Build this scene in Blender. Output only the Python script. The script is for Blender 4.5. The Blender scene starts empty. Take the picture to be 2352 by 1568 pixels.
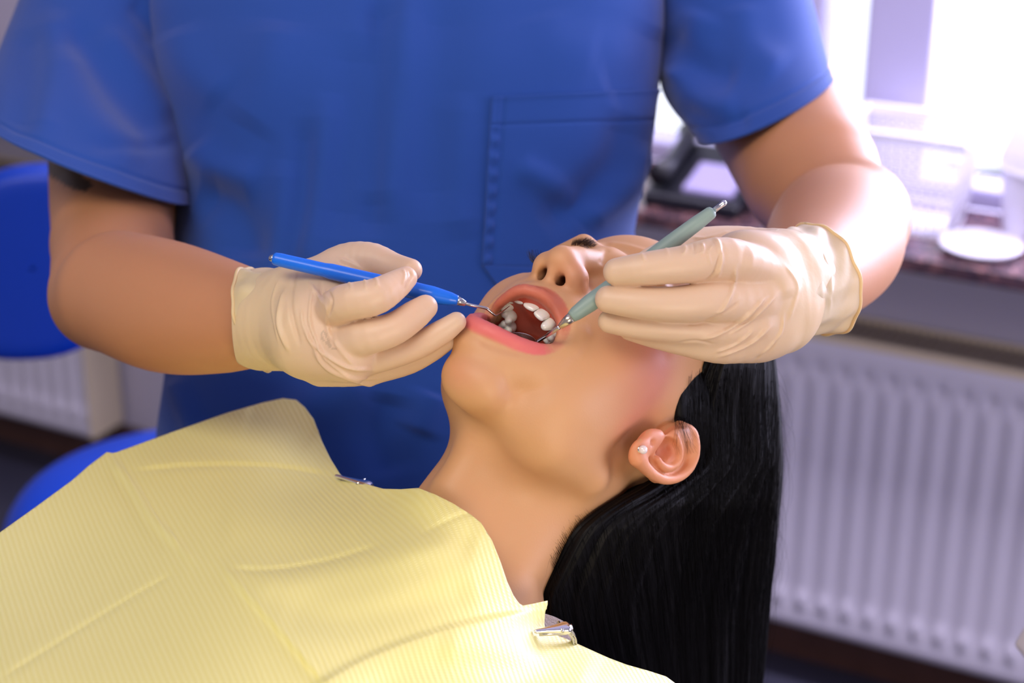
import bpy, math, random
import numpy as np
from mathutils import Vector, Matrix
from mathutils.bvhtree import BVHTree
random.seed(7); RNG = np.random.default_rng(7)
SC = bpy.context.scene
COL = SC.collection
# ---------------------------------------------------------------- camera, world, light, exposure
FPX = 4095.0                                   # focal length in pixels of a 2352 x 1568 frame
PITCH = math.radians(23.5); PS, PC = math.sin(PITCH), math.cos(PITCH); CAMZ = 1.62
R_C2W = np.array([[1, 0, 0], [0, PS, -PC], [0, PC, PS]], float)   # camera axes (x right, y up, z back) -> world
T_C2W = np.array([0, 0, CAMZ])
def c2w(p): return np.asarray(p, float) @ R_C2W.T + T_C2W
def w2c(p): return (np.asarray(p, float) - T_C2W) @ R_C2W
cam_d = bpy.data.cameras.new('camera'); cam = bpy.data.objects.new('camera', cam_d); COL.objects.link(cam)
cam.location = (0, 0, CAMZ); cam.rotation_euler = (math.pi / 2 - PITCH, 0, 0)
cam_d.sensor_width = 36; cam_d.lens = FPX / 2352 * 36; cam_d.clip_start = 0.02; cam_d.clip_end = 60
cam_d.dof.use_dof = True; cam_d.dof.focus_distance = 0.955; cam_d.dof.aperture_fstop = 6.3
SC.camera = cam
SC.view_settings.view_transform = 'Standard'; SC.view_settings.look = 'None'
SC.view_settings.gamma = 1; SC.view_settings.exposure = -0.58; SC.view_settings.use_curve_mapping = False
SC.cycles.use_denoising = True
SC.cycles.max_bounces = 6; SC.cycles.diffuse_bounces = 3; SC.cycles.glossy_bounces = 3
SC.cycles.transmission_bounces = 4; SC.cycles.transparent_max_bounces = 6
SC.cycles.sample_clamp_indirect = 4.0; SC.cycles.caustics_reflective = False; SC.cycles.caustics_refractive = False
# window wall frame: u along the wall (to the right), n out of the wall into the room
WU = np.array([0.88499564, -0.4655993, 0.0]); WN = np.array([-0.4655993, -0.88499564, 0.0])
_w0 = np.array([0.39592564, 2.37943958, 0.0]) - WN * 0.10
def wp(s, n, z): return _w0 + WU * s + WN * n + np.array([0, 0, z])
W = bpy.data.worlds.new('world'); SC.world = W; W.use_nodes = True
nt = W.node_tree; nt.nodes.clear()
_o = nt.nodes.new('ShaderNodeOutputWorld'); _b = nt.nodes.new('ShaderNodeBackground')
_tc = nt.nodes.new('ShaderNodeTexCoord'); _dot = nt.nodes.new('ShaderNodeVectorMath'); _dot.operation = 'DOT_PRODUCT'
_dot.inputs[1].default_value = (-WN[0], -WN[1], 0.15)
_r = nt.nodes.new('ShaderNodeValToRGB')
_r.color_ramp.elements[0].position = 0.25; _r.color_ramp.elements[0].color = (0.56, 0.51, 0.62, 1)
_r.color_ramp.elements[1].position = 0.62; _r.color_ramp.elements[1].color = (0.86, 0.88, 1.0, 1)
_m = nt.nodes.new('ShaderNodeMapRange'); _m.inputs[1].default_value = 0.25; _m.inputs[2].default_value = 0.62
_m.inputs[3].default_value = 0.9; _m.inputs[4].default_value = 3.0
nt.links.new(_tc.outputs['Generated'], _dot.inputs[0]); nt.links.new(_dot.outputs['Value'], _r.inputs[0])
nt.links.new(_dot.outputs['Value'], _m.inputs[0]); nt.links.new(_m.outputs[0], _b.inputs['Strength'])
nt.links.new(_r.outputs[0], _b.inputs['Color']); nt.links.new(_b.outputs[0], _o.inputs[0])
def area(name, loc, target, size, power, color, sy=None, spread=None):
    l = bpy.data.lights.new(name, 'AREA'); l.energy = power; l.color = color; l.size = size
    if sy: l.shape = 'RECTANGLE'; l.size_y = sy
    if spread: l.spread = math.radians(spread)
    o = bpy.data.objects.new(name, l); COL.objects.link(o); o.location = Vector(loc)
    o.rotation_euler = (Vector(target) - Vector(loc)).to_track_quat('-Z', 'Y').to_euler(); return o
FACE = c2w([0.02, 0, -1.0])
area('softbox_light', c2w([0.30, -0.40, 0.05]), FACE, 0.42, 6.8, (1.0, 0.84, 0.64))
area('ceiling_light', (-0.6, 0.1, 2.75), (0.0, 1.0, 1.1), 1.3, 42, (1.0, 0.91, 0.80), 1.0)
area('wall_fill_light', wp(0.2, 0.62, 2.72), wp(0.2, 0.12, 0.4), 2.2, 24, (0.84, 0.78, 1.0), 0.25, spread=80)  # unseen fill lamp, added to brighten the back wall and radiators
area('side_fill_light', wp(2.3, 0.95, 1.45), wp(0.2, 0.35, 0.6), 1.1, 30, (0.76, 0.72, 1.0), 1.2)  # added cool side fill for radiator ribs and right arm; no window built here
area('window_daylight', wp(0.95, -0.25, 1.45), wp(0.0, 1.45, 1.15), 1.3, 140, (0.74, 0.72, 1.0), 1.1)
# ---------------------------------------------------------------- helpers
def lin(r, g, b):
    f = lambda v: (v / 255 / 12.92) if v / 255 <= 0.04045 else ((v / 255 + 0.055) / 1.055) ** 2.4
    return (f(r), f(g), f(b), 1.0)
def V(px, py, d): return np.array([(px - 1176) / FPX * d, (784 - py) / FPX * d, -d])
def PXR(r, d): return r * d / FPX
def topx(P):
    P = np.asarray(P); d = -P[..., 2]
    return np.stack([1176 + FPX * P[..., 0] / d, 784 - FPX * P[..., 1] / d], -1)
def mesh_obj(name, verts, faces, mat, parent=None, smooth=True, space='cam', colors=None, loc=None):
    """verts in camera axes (space cam) or world; the object's origin is put at loc (world) or the centre."""
    v = np.asarray(verts, float)
    if space == 'cam': v = c2w(v)
    o0 = np.asarray(loc, float) if loc is not None else v.mean(0)
    me = bpy.data.meshes.new(name); me.from_pydata((v - o0).tolist(), [], faces if isinstance(faces, list) else faces.tolist())
    if smooth: me.polygons.foreach_set('use_smooth', np.ones(len(me.polygons), bool))
    if colors is not None:
        a = me.color_attributes.new('tint', 'FLOAT_COLOR', 'POINT')
        c = np.ones((len(v), 4)); c[:, :colors.shape[1]] = colors; a.data.foreach_set('color', c.ravel())
    me.update(); ob = bpy.data.objects.new(name, me); COL.objects.link(ob)
    if mat: me.materials.append(mat)
    ob.location = o0
    if parent: attach(ob, parent)
    return ob
def attach(ob, parent):
    # every parent's world matrix equals its own basis, because each child cancels its parent's
    ob.parent = parent; pm = parent.matrix_basis.copy()
    ob.matrix_parent_inverse = pm.inverted()
def empty(name, loc):
    o = bpy.data.objects.new(name, None); COL.objects.link(o); o.location = loc; o.empty_display_size = 0.02; return o
def tag(o, label=None, cat=None, group=None, kind=None):
    if label: o['label'] = label
    if cat: o['category'] = cat
    if group: o['group'] = group
    if kind: o['kind'] = kind
    return o
class MB:
    """collects plain solids into one mesh (world space)"""
    def __init__(s): s.v = []; s.f = []
    def add(s, v, f):
        n = len(s.v); s.v += [tuple(x) for x in v]; s.f += [tuple(i + n for i in q) for q in f]; return s
    def hexa(s, c8): return s.add(c8, [(0, 3, 2, 1), (4, 5, 6, 7), (0, 1, 5, 4), (1, 2, 6, 5), (2, 3, 7, 6), (3, 0, 4, 7)])
    def wbox(s, s0, s1, n0, n1, z0, z1):
        return s.hexa([wp(s0, n0, z0), wp(s1, n0, z0), wp(s1, n1, z0), wp(s0, n1, z0), wp(s0, n0, z1), wp(s1, n0, z1), wp(s1, n1, z1), wp(s0, n1, z1)])
    def box(s, x0, x1, y0, y1, z0, z1):
        return s.hexa([(x0, y0, z0), (x1, y0, z0), (x1, y1, z0), (x0, y1, z0), (x0, y0, z1), (x1, y0, z1), (x1, y1, z1), (x0, y1, z1)])
    def tube(s, pts, r, n=12, cap=True):
        v, f = tube_mesh(pts, r, n, cap); return s.add(v, f)
    def build(s, name, mat, parent=None, smooth=False, bevel=0.0, loc=None):
        o = mesh_obj(name, s.v, s.f, mat, parent, smooth, 'world', loc=loc)
        if bevel:
            m = o.modifiers.new('bevel', 'BEVEL'); m.width = bevel; m.segments = 3; m.limit_method = 'ANGLE'
            o.data.polygons.foreach_set('use_smooth', np.ones(len(o.data.polygons), bool))
            w = o.modifiers.new('wn', 'WEIGHTED_NORMAL'); w.keep_sharp = False
        return o
def tube_mesh(pts, r, n=12, cap=True):
    P = np.asarray(pts, float); m = len(P); r = np.broadcast_to(np.asarray(r, float), (m,))
    T = np.gradient(P, axis=0); T /= np.linalg.norm(T, axis=1, keepdims=True) + 1e-12
    a = np.cross(T[0], [0.3, 0.2, 0.93]); a /= np.linalg.norm(a); v = []; 
    for i in range(m):
        a = a - T[i] * (a @ T[i]); a /= np.linalg.norm(a); b = np.cross(T[i], a)
        for j in range(n):
            t = 2 * math.pi * j / n; v.append(P[i] + r[i] * (math.cos(t) * a + math.sin(t) * b))
    f = [(i * n + j, i * n + (j + 1) % n, (i + 1) * n + (j + 1) % n, (i + 1) * n + j) for i in range(m - 1) for j in range(n)]
    if cap:
        f.append(tuple(range(n - 1, -1, -1))); f.append(tuple((m - 1) * n + j for j in range(n)))
    return v, f
def lathe(p0, p1, prof, n=28):
    """prof: list of (t along p0->p1 in metres, radius)"""
    p0 = np.asarray(p0, float); ax = np.asarray(p1, float) - p0; ax /= np.linalg.norm(ax)
    a = np.cross(ax, [0.1, 0.9, 0.3]); a /= np.linalg.norm(a); b = np.cross(ax, a); v = []
    for t, r in prof:
        for j in range(n):
            th = 2 * math.pi * j / n; v.append(p0 + ax * t + max(r, 1e-5) * (math.cos(th) * a + math.sin(th) * b))
    m = len(prof)
    f = [(i * n + j, i * n + (j + 1) % n, (i + 1) * n + (j + 1) % n, (i + 1) * n + j) for i in range(m - 1) for j in range(n)]
    f.append(tuple(range(n - 1, -1, -1))); f.append(tuple((m - 1) * n + j for j in range(n)))
    return v, f
def cr(P, m):
    """Catmull-Rom resample of control rows to m rows"""
    P = np.asarray(P, float); n = len(P); Q = np.vstack([2 * P[0] - P[1], P, 2 * P[-1] - P[-2]])
    t = np.linspace(0, n - 1, m); i = np.minimum(t.astype(int), n - 2); u = (t - i)[:, None]
    a, b, c, d = Q[i], Q[i + 1], Q[i + 2], Q[i + 3]
    return 0.5 * (2 * b + (c - a) * u + (2 * a - 5 * b + 4 * c - d) * u ** 2 + (3 * b - a - 3 * c + d) * u ** 3)
def seg_dist(Q, line):
    """distance of 2D points Q to a polyline, plus signed side and position 0..1"""
    line = np.asarray(line, float); best = np.full(len(Q), 1e9); side = np.zeros(len(Q)); pos = np.zeros(len(Q))
    L = np.linalg.norm(np.diff(line, axis=0), axis=1); cum = np.concatenate([[0], np.cumsum(L)])
    for k in range(len(line) - 1):
        a, b = line[k], line[k + 1]; ab = b - a; t = np.clip(((Q - a) @ ab) / (ab @ ab), 0, 1)
        dv = Q - a - t[:, None] * ab; d = np.hypot(dv[:, 0], dv[:, 1]); s = np.sign(ab[0] * dv[:, 1] - ab[1] * dv[:, 0])
        m = d < best; best[m] = d[m]; side[m] = s[m]; pos[m] = ((cum[k] + t * L[k]) / cum[-1])[m]
    return best, side, pos
def spl(line, m=24): return cr(np.asarray(line, float), m)
def in_poly(Q, poly):
    poly = np.asarray(poly, float); x, y = Q[:, 0], Q[:, 1]; ins = np.zeros(len(Q), bool); j = len(poly) - 1
    for i in range(len(poly)):
        xi, yi = poly[i]; xj, yj = poly[j]
        c = ((yi > y) != (yj > y)) & (x < (xj - xi) * (y - yi) / (yj - yi + 1e-12) + xi); ins ^= c; j = i
    return ins
def creases(v, nrm, lines):
    """real relief on a mesh: ridges (+) and grooves (-); lines = (pixel polyline, width px, height mm)"""
    v = v.copy(); Q = topx(v); front = np.clip((nrm * (-v / np.linalg.norm(v, axis=1, keepdims=True))).sum(1) * 3 + 0.3, 0, 1)
    for line, w, h in lines:
        ln = spl(line, 30); lo = ln.min(0) - 3 * w; hi = ln.max(0) + 3 * w
        idx = np.where(((Q > lo) & (Q < hi)).all(1))[0]
        if not len(idx): continue
        d, sd, pos = seg_dist(Q[idx], ln); g = np.exp(-(d / w) ** 2) * np.clip(np.sin(np.pi * np.clip(pos, 0.02, 0.98)) * 2.2, 0, 1)
        v[idx] += nrm[idx] * (g * h * 1e-3 * front[idx])[:, None]
    return v
def normals(v, f):
    f = np.asarray(f); a, b, c, d = (v[f[:, i]] for i in range(4)); n = np.cross(c - a, d - b)
    N = np.zeros_like(v)
    for i in range(4): np.add.at(N, f[:, i], n)
    return N / (np.linalg.norm(N, axis=1, keepdims=True) + 1e-12)
# signed-distance volume with smooth blending, meshed by surface nets
class Vol:
    def __init__(s, lo, hi, h):
        s.lo = np.asarray(lo, float); s.h = h; s.n = np.ceil((np.asarray(hi) - s.lo) / h).astype(int) + 1
        s.ax = [(s.lo[i] + h * np.arange(s.n[i])).astype(np.float32) for i in range(3)]
        s.v = np.full(s.n, 0.5, np.float32)
    def _sub(s, lo, hi, k):
        i0 = np.maximum(np.floor((np.asarray(lo) - k - s.lo) / s.h).astype(int) - 2, 0)
        i1 = np.minimum(np.ceil((np.asarray(hi) + k - s.lo) / s.h).astype(int) + 3, s.n)
        if (i1 <= i0).any(): return None
        sl = tuple(slice(a, b) for a, b in zip(i0, i1))
        X = np.meshgrid(*[s.ax[i][sl[i]] for i in range(3)], indexing='ij', sparse=True)
        return sl, X
    def mix(s, sl, d, k, op):
        a = s.v[sl]
        if op == 'sub':
            d = -d
            if k <= 0: s.v[sl] = np.maximum(a, d); return
            h = np.clip(0.5 - 0.5 * (a - d) / k, 0, 1); s.v[sl] = a + (d - a) * h + k * h * (1 - h); return
        if k <= 0: s.v[sl] = np.minimum(a, d); return
        h = np.clip(0.5 + 0.5 * (a - d) / k, 0, 1); s.v[sl] = a + (d - a) * h - k * h * (1 - h)
    def ell(s, c, r, k=0.0, op='add', R=None):
        c = np.asarray(c, float); r = np.broadcast_to(np.asarray(r, float), (3,)); rm = r.max() if R is not None else r
        q = s._sub(c - rm, c + rm, k + 0.004)
        if q is None: return
        sl, X = q; D = [X[i] - np.float32(c[i]) for i in range(3)]
        if R is not None: D = [sum(np.float32(R[j][i]) * D[i] for i in range(3)) for j in range(3)]
        k0 = np.sqrt(sum((D[i] / np.float32(r[i])) ** 2 for i in range(3))) + 1e-9
        k1 = np.sqrt(sum((D[i] / np.float32(r[i] ** 2)) ** 2 for i in range(3))) + 1e-9
        s.mix(sl, k0 * (k0 - 1) / k1, k, op)
    def chain(s, pts, rad, k=0.0, op='add', sm=None):
        P = np.asarray(pts, float); r = np.broadcast_to(np.asarray(rad, float), (len(P),))
        if sm:
            Q = cr(np.column_stack([P, r]), sm); P, r = Q[:, :3], Q[:, 3]
        rm = r.max(); q = s._sub(P.min(0) - rm, P.max(0) + rm, k + 0.004)
        if q is None: return
        sl, X = q; best = None
        for i in range(len(P) - 1):
            a, b = P[i], P[i + 1]; ab = b - a; L2 = ab @ ab + 1e-12
            t = np.clip(sum((X[j] - np.float32(a[j])) * np.float32(ab[j] / L2) for j in range(3)), 0, 1)
            d = np.sqrt(sum((X[j] - np.float32(a[j]) - t * np.float32(ab[j])) ** 2 for j in range(3))) - (np.float32(r[i]) + t * np.float32(r[i + 1] - r[i]))
            best = d if best is None else np.minimum(best, d)
        s.mix(sl, best, k, op)
    def cut(s, p, n, k=0.0):
        """keep the half space on the -n side of p"""
        n = np.asarray(n, float); n /= np.linalg.norm(n); X = np.meshgrid(*s.ax, indexing='ij', sparse=True)
        d = sum((X[i] - np.float32(p[i])) * np.float32(n[i]) for i in range(3))
        h = np.clip(0.5 - 0.5 * (s.v - d) / k, 0, 1) if k > 0 else (s.v < d).astype(np.float32)
        s.v = s.v + (d - s.v) * h + (k * h * (1 - h) if k > 0 else 0)
    def mesh(s, smooth=1):
        v = s.v; v[0] = v[-1] = 0.1; v[:, 0] = v[:, -1] = 0.1; v[:, :, 0] = v[:, :, -1] = 0.1
        ins = v < 0; nx, ny, nz = v.shape; cnt = np.zeros((nx - 1, ny - 1, nz - 1), np.int8)
        for dx in (0, 1):
            for dy in (0, 1):
                for dz in (0, 1): cnt += ins[dx:nx - 1 + dx, dy:ny - 1 + dy, dz:nz - 1 + dz]
        act = np.argwhere((cnt > 0) & (cnt < 8)); idx = np.full(cnt.shape, -1, np.int64); idx[tuple(act.T)] = np.arange(len(act))
        acc = np.zeros((len(act), 3)); num = np.zeros(len(act))
        for a in range(3):
            for o1 in (0, 1):
                for o2 in (0, 1):
                    o = [0, 0, 0]; oth = [i for i in range(3) if i != a]; o[oth[0]] = o1; o[oth[1]] = o2
                    p0 = act + o; p1 = p0.copy(); p1[:, a] += 1
                    v0 = v[tuple(p0.T)].astype(float); v1 = v[tuple(p1.T)].astype(float); m = (v0 < 0) != (v1 < 0)
                    t = np.where(m, v0 / (v0 - v1 + 1e-20), 0); q = p0.astype(float); q[:, a] += t
                    acc[m] += q[m]; num[m] += 1
        P = acc / num[:, None]; F = []
        for a in range(3):
            b, c = (a + 1) % 3, (a + 2) % 3; A = [slice(None)] * 3; B = [slice(None)] * 3; A[a] = slice(0, -1); B[a] = slice(1, None)
            i0, i1 = ins[tuple(A)], ins[tuple(B)]
            for pos in (True, False):
                e = np.argwhere((i0 & ~i1) if pos else (~i0 & i1)); e = e[(e[:, b] > 0) & (e[:, c] > 0)]
                if not len(e): continue
                q = []
                for db, dc in ((1, 1), (0, 1), (0, 0), (1, 0)):
                    g = e.copy(); g[:, b] -= db; g[:, c] -= dc; q.append(idx[tuple(g.T)])
                q = np.stack(q, 1); F.append(q if pos else q[:, ::-1])
        F = np.vstack(F); P = s.lo + s.h * P
        for _ in range(smooth):
            S = np.zeros_like(P); n = np.zeros(len(P))
            for i in range(4):
                j = F[:, (i + 1) % 4]; np.add.at(S, F[:, i], P[j]); np.add.at(n, F[:, i], 1); np.add.at(S, j, P[F[:, i]]); np.add.at(n, j, 1)
            P = 0.5 * P + 0.5 * S / n[:, None]
        return P, F
def loft(rings, nseg=64, nr=40, closed_ends=True):
    """rings rows: centre(3), a(3), b(3), exponent -> surface"""
    Q = cr(np.array([np.concatenate([r[0], r[1], r[2], [r[3] if len(r) > 3 else 2.0]]) for r in rings]), nr); v = []
    th = 2 * np.pi * np.arange(nseg) / nseg
    for q in Q:
        e = 2 / q[9]; cx = np.sign(np.cos(th)) * np.abs(np.cos(th)) ** e; sx = np.sign(np.sin(th)) * np.abs(np.sin(th)) ** e
        v.append(q[:3] + cx[:, None] * q[3:6] + sx[:, None] * q[6:9])
    v = np.vstack(v)
    f = [(i * nseg + j, (i + 1) * nseg + j, (i + 1) * nseg + (j + 1) % nseg, i * nseg + (j + 1) % nseg) for i in range(nr - 1) for j in range(nseg)]
    return v, f
def rbf(pts, val, Q):
    """thin plate interpolation"""
    P = np.asarray(pts, float) / 1000; Q = np.asarray(Q, float) / 1000; n = len(P)
    K = lambda r2: 0.5 * r2 * np.log(r2 + 1e-12)
    A = np.zeros((n + 3, n + 3)); D = ((P[:, None] - P[None]) ** 2).sum(-1); A[:n, :n] = K(D) + 1e-5 * np.eye(n)
    A[:n, n] = 1; A[:n, n + 1:] = P; A[n, :n] = 1; A[n + 1:, :n] = P.T
    w = np.linalg.solve(A, np.concatenate([val, [0, 0, 0]])); out = np.zeros(len(Q))
    for i in range(0, len(Q), 20000):
        q = Q[i:i + 20000]; out[i:i + 20000] = K(((q[:, None] - P[None]) ** 2).sum(-1)) @ w[:n] + w[n] + q @ w[n + 1:]
    return out
# ---------------------------------------------------------------- materials
def mat(name, col, rough=0.5, metal=0.0, sss=0.0, spec=0.5, coat=0.0, sheen=0.0, emit=None, alpha=1.0, trans=0.0, attr=False, bump=None, mottle=None, sssr=(1, .35, .2), scale=0.004):
    m = bpy.data.materials.new(name); m.use_nodes = True; N = m.node_tree.nodes; Lk = m.node_tree.links; p = N['Principled BSDF']
    p.inputs['Base Color'].default_value = col; p.inputs['Roughness'].default_value = rough; p.inputs['Metallic'].default_value = metal
    p.inputs['Specular IOR Level'].default_value = spec; p.inputs['Coat Weight'].default_value = coat; p.inputs['Sheen Weight'].default_value = sheen
    p.inputs['Alpha'].default_value = alpha; p.inputs['Transmission Weight'].default_value = trans
    if sss:
        p.inputs['Subsurface Weight'].default_value = sss; p.inputs['Subsurface Radius'].default_value = sssr; p.inputs['Subsurface Scale'].default_value = scale
    if emit: p.inputs['Emission Color'].default_value = emit[0]; p.inputs['Emission Strength'].default_value = emit[1]
    src = None
    if attr:
        a = N.new('ShaderNodeAttribute'); a.attribute_name = 'tint'
        mx = N.new('ShaderNodeMix'); mx.data_type = 'RGBA'; mx.blend_type = 'MULTIPLY'; mx.inputs[0].default_value = 1
        mx.inputs[6].default_value = col; Lk.new(a.outputs['Color'], mx.inputs[7]); src = mx.outputs[2]
    if mottle:
        sc, amt = mottle; nz = N.new('ShaderNodeTexNoise'); nz.inputs['Scale'].default_value = sc; nz.inputs['Detail'].default_value = 5
        tc = N.new('ShaderNodeTexCoord'); Lk.new(tc.outputs['Object'], nz.inputs['Vector'])
        mr = N.new('ShaderNodeMapRange'); mr.inputs[3].default_value = 1 - amt; mr.inputs[4].default_value = 1 + amt; Lk.new(nz.outputs[0], mr.inputs[0])
        vm = N.new('ShaderNodeVectorMath'); vm.operation = 'SCALE'
        if src: Lk.new(src, vm.inputs[0])
        else: vm.inputs[0].default_value = col[:3]
        Lk.new(mr.outputs[0], vm.inputs['Scale']); src = vm.outputs[0]
    if src: Lk.new(src, p.inputs['Base Color'])
    if bump:
        sc, st, dist = bump; nz = N.new('ShaderNodeTexNoise'); nz.inputs['Scale'].default_value = sc; nz.inputs['Detail'].default_value = 4
        tc = N.new('ShaderNodeTexCoord'); Lk.new(tc.outputs['Object'], nz.inputs['Vector'])
        b = N.new('ShaderNodeBump'); b.inputs['Strength'].default_value = st; b.inputs['Distance'].default_value = dist
        Lk.new(nz.outputs[0], b.inputs['Height']); Lk.new(b.outputs[0], p.inputs['Normal'])
    return m
M = {}
M['steel'] = mat('steel', (0.62, 0.60, 0.58, 1), 0.22, 1.0)
M['chrome'] = mat('chrome', (0.8, 0.8, 0.82, 1), 0.1, 1.0)
# ================================================================ the room: window wall, sill, radiators, floor
M['wall'] = mat('painted_wall', lin(206, 200, 216), 0.8, bump=(60, 0.15, 0.002))
M['floor'] = mat('floor_tiles', lin(58, 58, 72), 0.35, mottle=(9, 0.25))
M['base'] = mat('brown_tile', lin(84, 56, 48), 0.4, mottle=(25, 0.3))
M['frame'] = mat('window_frame', lin(176, 170, 200), 0.4)
M['radiator'] = mat('radiator_enamel', lin(226, 221, 232), 0.4)
M['rad_rim'] = mat('radiator_cream', lin(225, 208, 178), 0.4)
M['grille'] = mat('radiator_grille', lin(150, 135, 122), 0.5)
def granite():
    m = mat('speckled_granite', lin(70, 52, 62), 0.15); N = m.node_tree.nodes; L = m.node_tree.links; p = N['Principled BSDF']
    tc = N.new('ShaderNodeTexCoord'); vo = N.new('ShaderNodeTexVoronoi'); vo.inputs['Scale'].default_value = 140; L.new(tc.outputs['Object'], vo.inputs['Vector'])
    r = N.new('ShaderNodeValToRGB'); r.color_ramp.elements[0].color = lin(30, 26, 34); r.color_ramp.elements[1].color = lin(150, 105, 100)
    e = r.color_ramp.elements.new(0.5); e.color = lin(78, 58, 66); L.new(vo.outputs['Color'], r.inputs[0]); L.new(r.outputs[0], p.inputs['Base Color']); return m
M['granite'] = granite()
ZS = 0.785                                     # top of the sill
b = MB(); b.box(-4, 3, -1.0, 5, -0.05, 0.0); tag(b.build('floor', M['floor']), kind='structure')
b = MB(); b.box(-4, 3, -1.0, 5, 2.82, 2.88); tag(b.build('ceiling', M['wall']), kind='structure')
b = MB()
for q in [(-4.2, 2.6, -0.2, 0, 0, ZS - 0.03), (-4.2, -1.25, -0.2, 0, ZS - 0.03, 2.8), (1.75, 2.6, -0.2, 0, ZS - 0.03, 2.8), (-1.25, 1.75, -0.2, 0, 2.3, 2.8)]: b.wbox(*q)
tag(b.build('wall_back', M['wall']), kind='structure')
b = MB(); b.wbox(-4.2, 2.6, 0, 0.012, 0.0, 0.10); tag(b.build('baseboard_back', M['base']), kind='structure')
# window
b = MB()
FR = [(-1.25, 1.75, -0.10, -0.03, ZS, 0.815), (-1.25, 1.75, -0.10, -0.03, 2.22, 2.3)]
for s0, s1 in ((-1.25, -1.17), (-0.66, -0.58), (-0.09, -0.018), (0.047, 0.143), (0.80, 0.88), (1.67, 1.75)): FR.append((s0, s1, -0.10, -0.03, 0.815, 2.22))
for q in FR: b.wbox(*q)
wf = tag(b.build('window_1', M['frame'], bevel=0.006), kind='structure')
def glass():
    m = bpy.data.materials.new('window_glass'); m.use_nodes = True; N = m.node_tree.nodes; L = m.node_tree.links; N.clear()
    o = N.new('ShaderNodeOutputMaterial'); t = N.new('ShaderNodeBsdfTransparent'); g = N.new('ShaderNodeBsdfGlossy'); g.inputs['Roughness'].default_value = 0.02; x = N.new('ShaderNodeMixShader'); x.inputs[0].default_value = 0.06
    t.inputs['Color'].default_value = (.97, .98, 1, 1); L.new(t.outputs[0], x.inputs[1]); L.new(g.outputs[0], x.inputs[2]); L.new(x.outputs[0], o.inputs[0]); return m
M['glass'] = glass()
b = MB()
for s0, s1 in ((-1.17, -0.66), (-0.58, -0.09), (-0.018, 0.047), (0.143, 0.80), (0.88, 1.67)): b.wbox(s0 - .005, s1 + .005, -0.066, -0.063, 0.81, 2.225)
b.build('pane', M['glass'], wf)
# sill slab
b = MB(); b.wbox(-1.9, 1.9, -0.03, 0.20, ZS - 0.022, ZS); tag(b.build('trim_1', M['granite'], bevel=0.003), kind='structure')
# radiators
def radiator(s0, s1, label):
    root = empty('radiator', wp((s0 + s1) / 2, 0.06, 0.11)); tag(root, label, 'radiator', 'white panel radiators under the window')
    ns = max(2, int(round((s1 - s0) / 0.0368))); pitch = (s1 - s0 - 0.02) / ns; z0, z1 = 0.115, 0.600; cols = ns * 8 + 1; rows = 44
    zz = np.linspace(z0, z1, rows); v = []; 
    for z in zz:
        e = min((z - z0), (z1 - z)); lim = np.clip((e - 0.035) / 0.02, 0, 1)
        for c in range(cols):
            s = s0 + 0.01 + (s1 - s0 - 0.02) * c / (cols - 1); ph = (s - s0 - 0.01) / pitch
            g = 0.5 - 0.5 * math.cos(2 * math.pi * ph); bead = math.exp(-((e - 0.05) / 0.009) ** 2) * (0.5 + 0.5 * math.cos(2 * math.pi * ph)) ** 2
            v.append(wp(s, 0.10 - 0.0045 * lim * g ** 1.2 + (0.009 * bead if z < 0.3 else -0.011 * bead), z))
    n = len(v)
    for z in zz:
        for c in range(cols):
            s = s0 + 0.01 + (s1 - s0 - 0.02) * c / (cols - 1); v.append(wp(s, 0.084, z))
    f = []
    for i in range(rows - 1):
        for c in range(cols - 1):
            a = i * cols + c; f.append((a, a + 1, a + cols + 1, a + cols)); f.append((n + a, n + a + cols, n + a + cols + 1, n + a + 1))
    for i in range(rows - 1):
        a = i * cols; f.append((a, a + cols, n + a + cols, n + a)); a += cols - 1; f.append((a, n + a, n + a + cols, a + cols))
    for c in range(cols - 1):
        f.append((c, n + c, n + c + 1, c + 1)); a = (rows - 1) * cols + c; f.append((a, a + 1, n + a + 1, n + a))
    mesh_obj('front_panel', v, f, M['radiator'], root, True, 'world')
    b = MB(); b.wbox(s0 + .01, s1 - .01, 0.018, 0.03, 0.12, 0.595); b.build('back_panel', M['radiator'], root)
    for a in (s0, s1 - 0.008):
        b = MB(); b.wbox(a, a + 0.008, 0.012, 0.101, 0.113, 0.604); b.build('side_cover', M['rad_rim'], root, bevel=0.002)
    b = MB(); b.wbox(s0, s1, 0.094, 0.103, 0.598, 0.610); b.wbox(s0, s1, 0.012, 0.02, 0.598, 0.610)
    b.build('top_rim', M['rad_rim'], root, bevel=0.002)
    b = MB(); k = int((s1 - s0) / 0.012)
    for i in range(k): b.wbox(s0 + .006 + i * 0.012, s0 + .0105 + i * 0.012, 0.02, 0.094, 0.592, 0.607)
    for j in range(4): b.wbox(s0 + .004, s1 - .004, 0.03 + j * .016, 0.034 + j * .016, 0.592, 0.606)
    tag(b.build('top_grille', M['grille'], root))
    for a in (s0 + 0.12, s1 - 0.12):
        b = MB(); b.wbox(a, a + 0.03, 0.0, 0.018, 0.2, 0.5); b.build('wall_bracket', M['grille'], root)
    return root
radiator(-0.10, 1.10, 'white ribbed panel radiator on the wall behind the black hair')
radiator(-2.55, -1.335, 'white panel radiator at the far left behind the blue stool')
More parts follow.
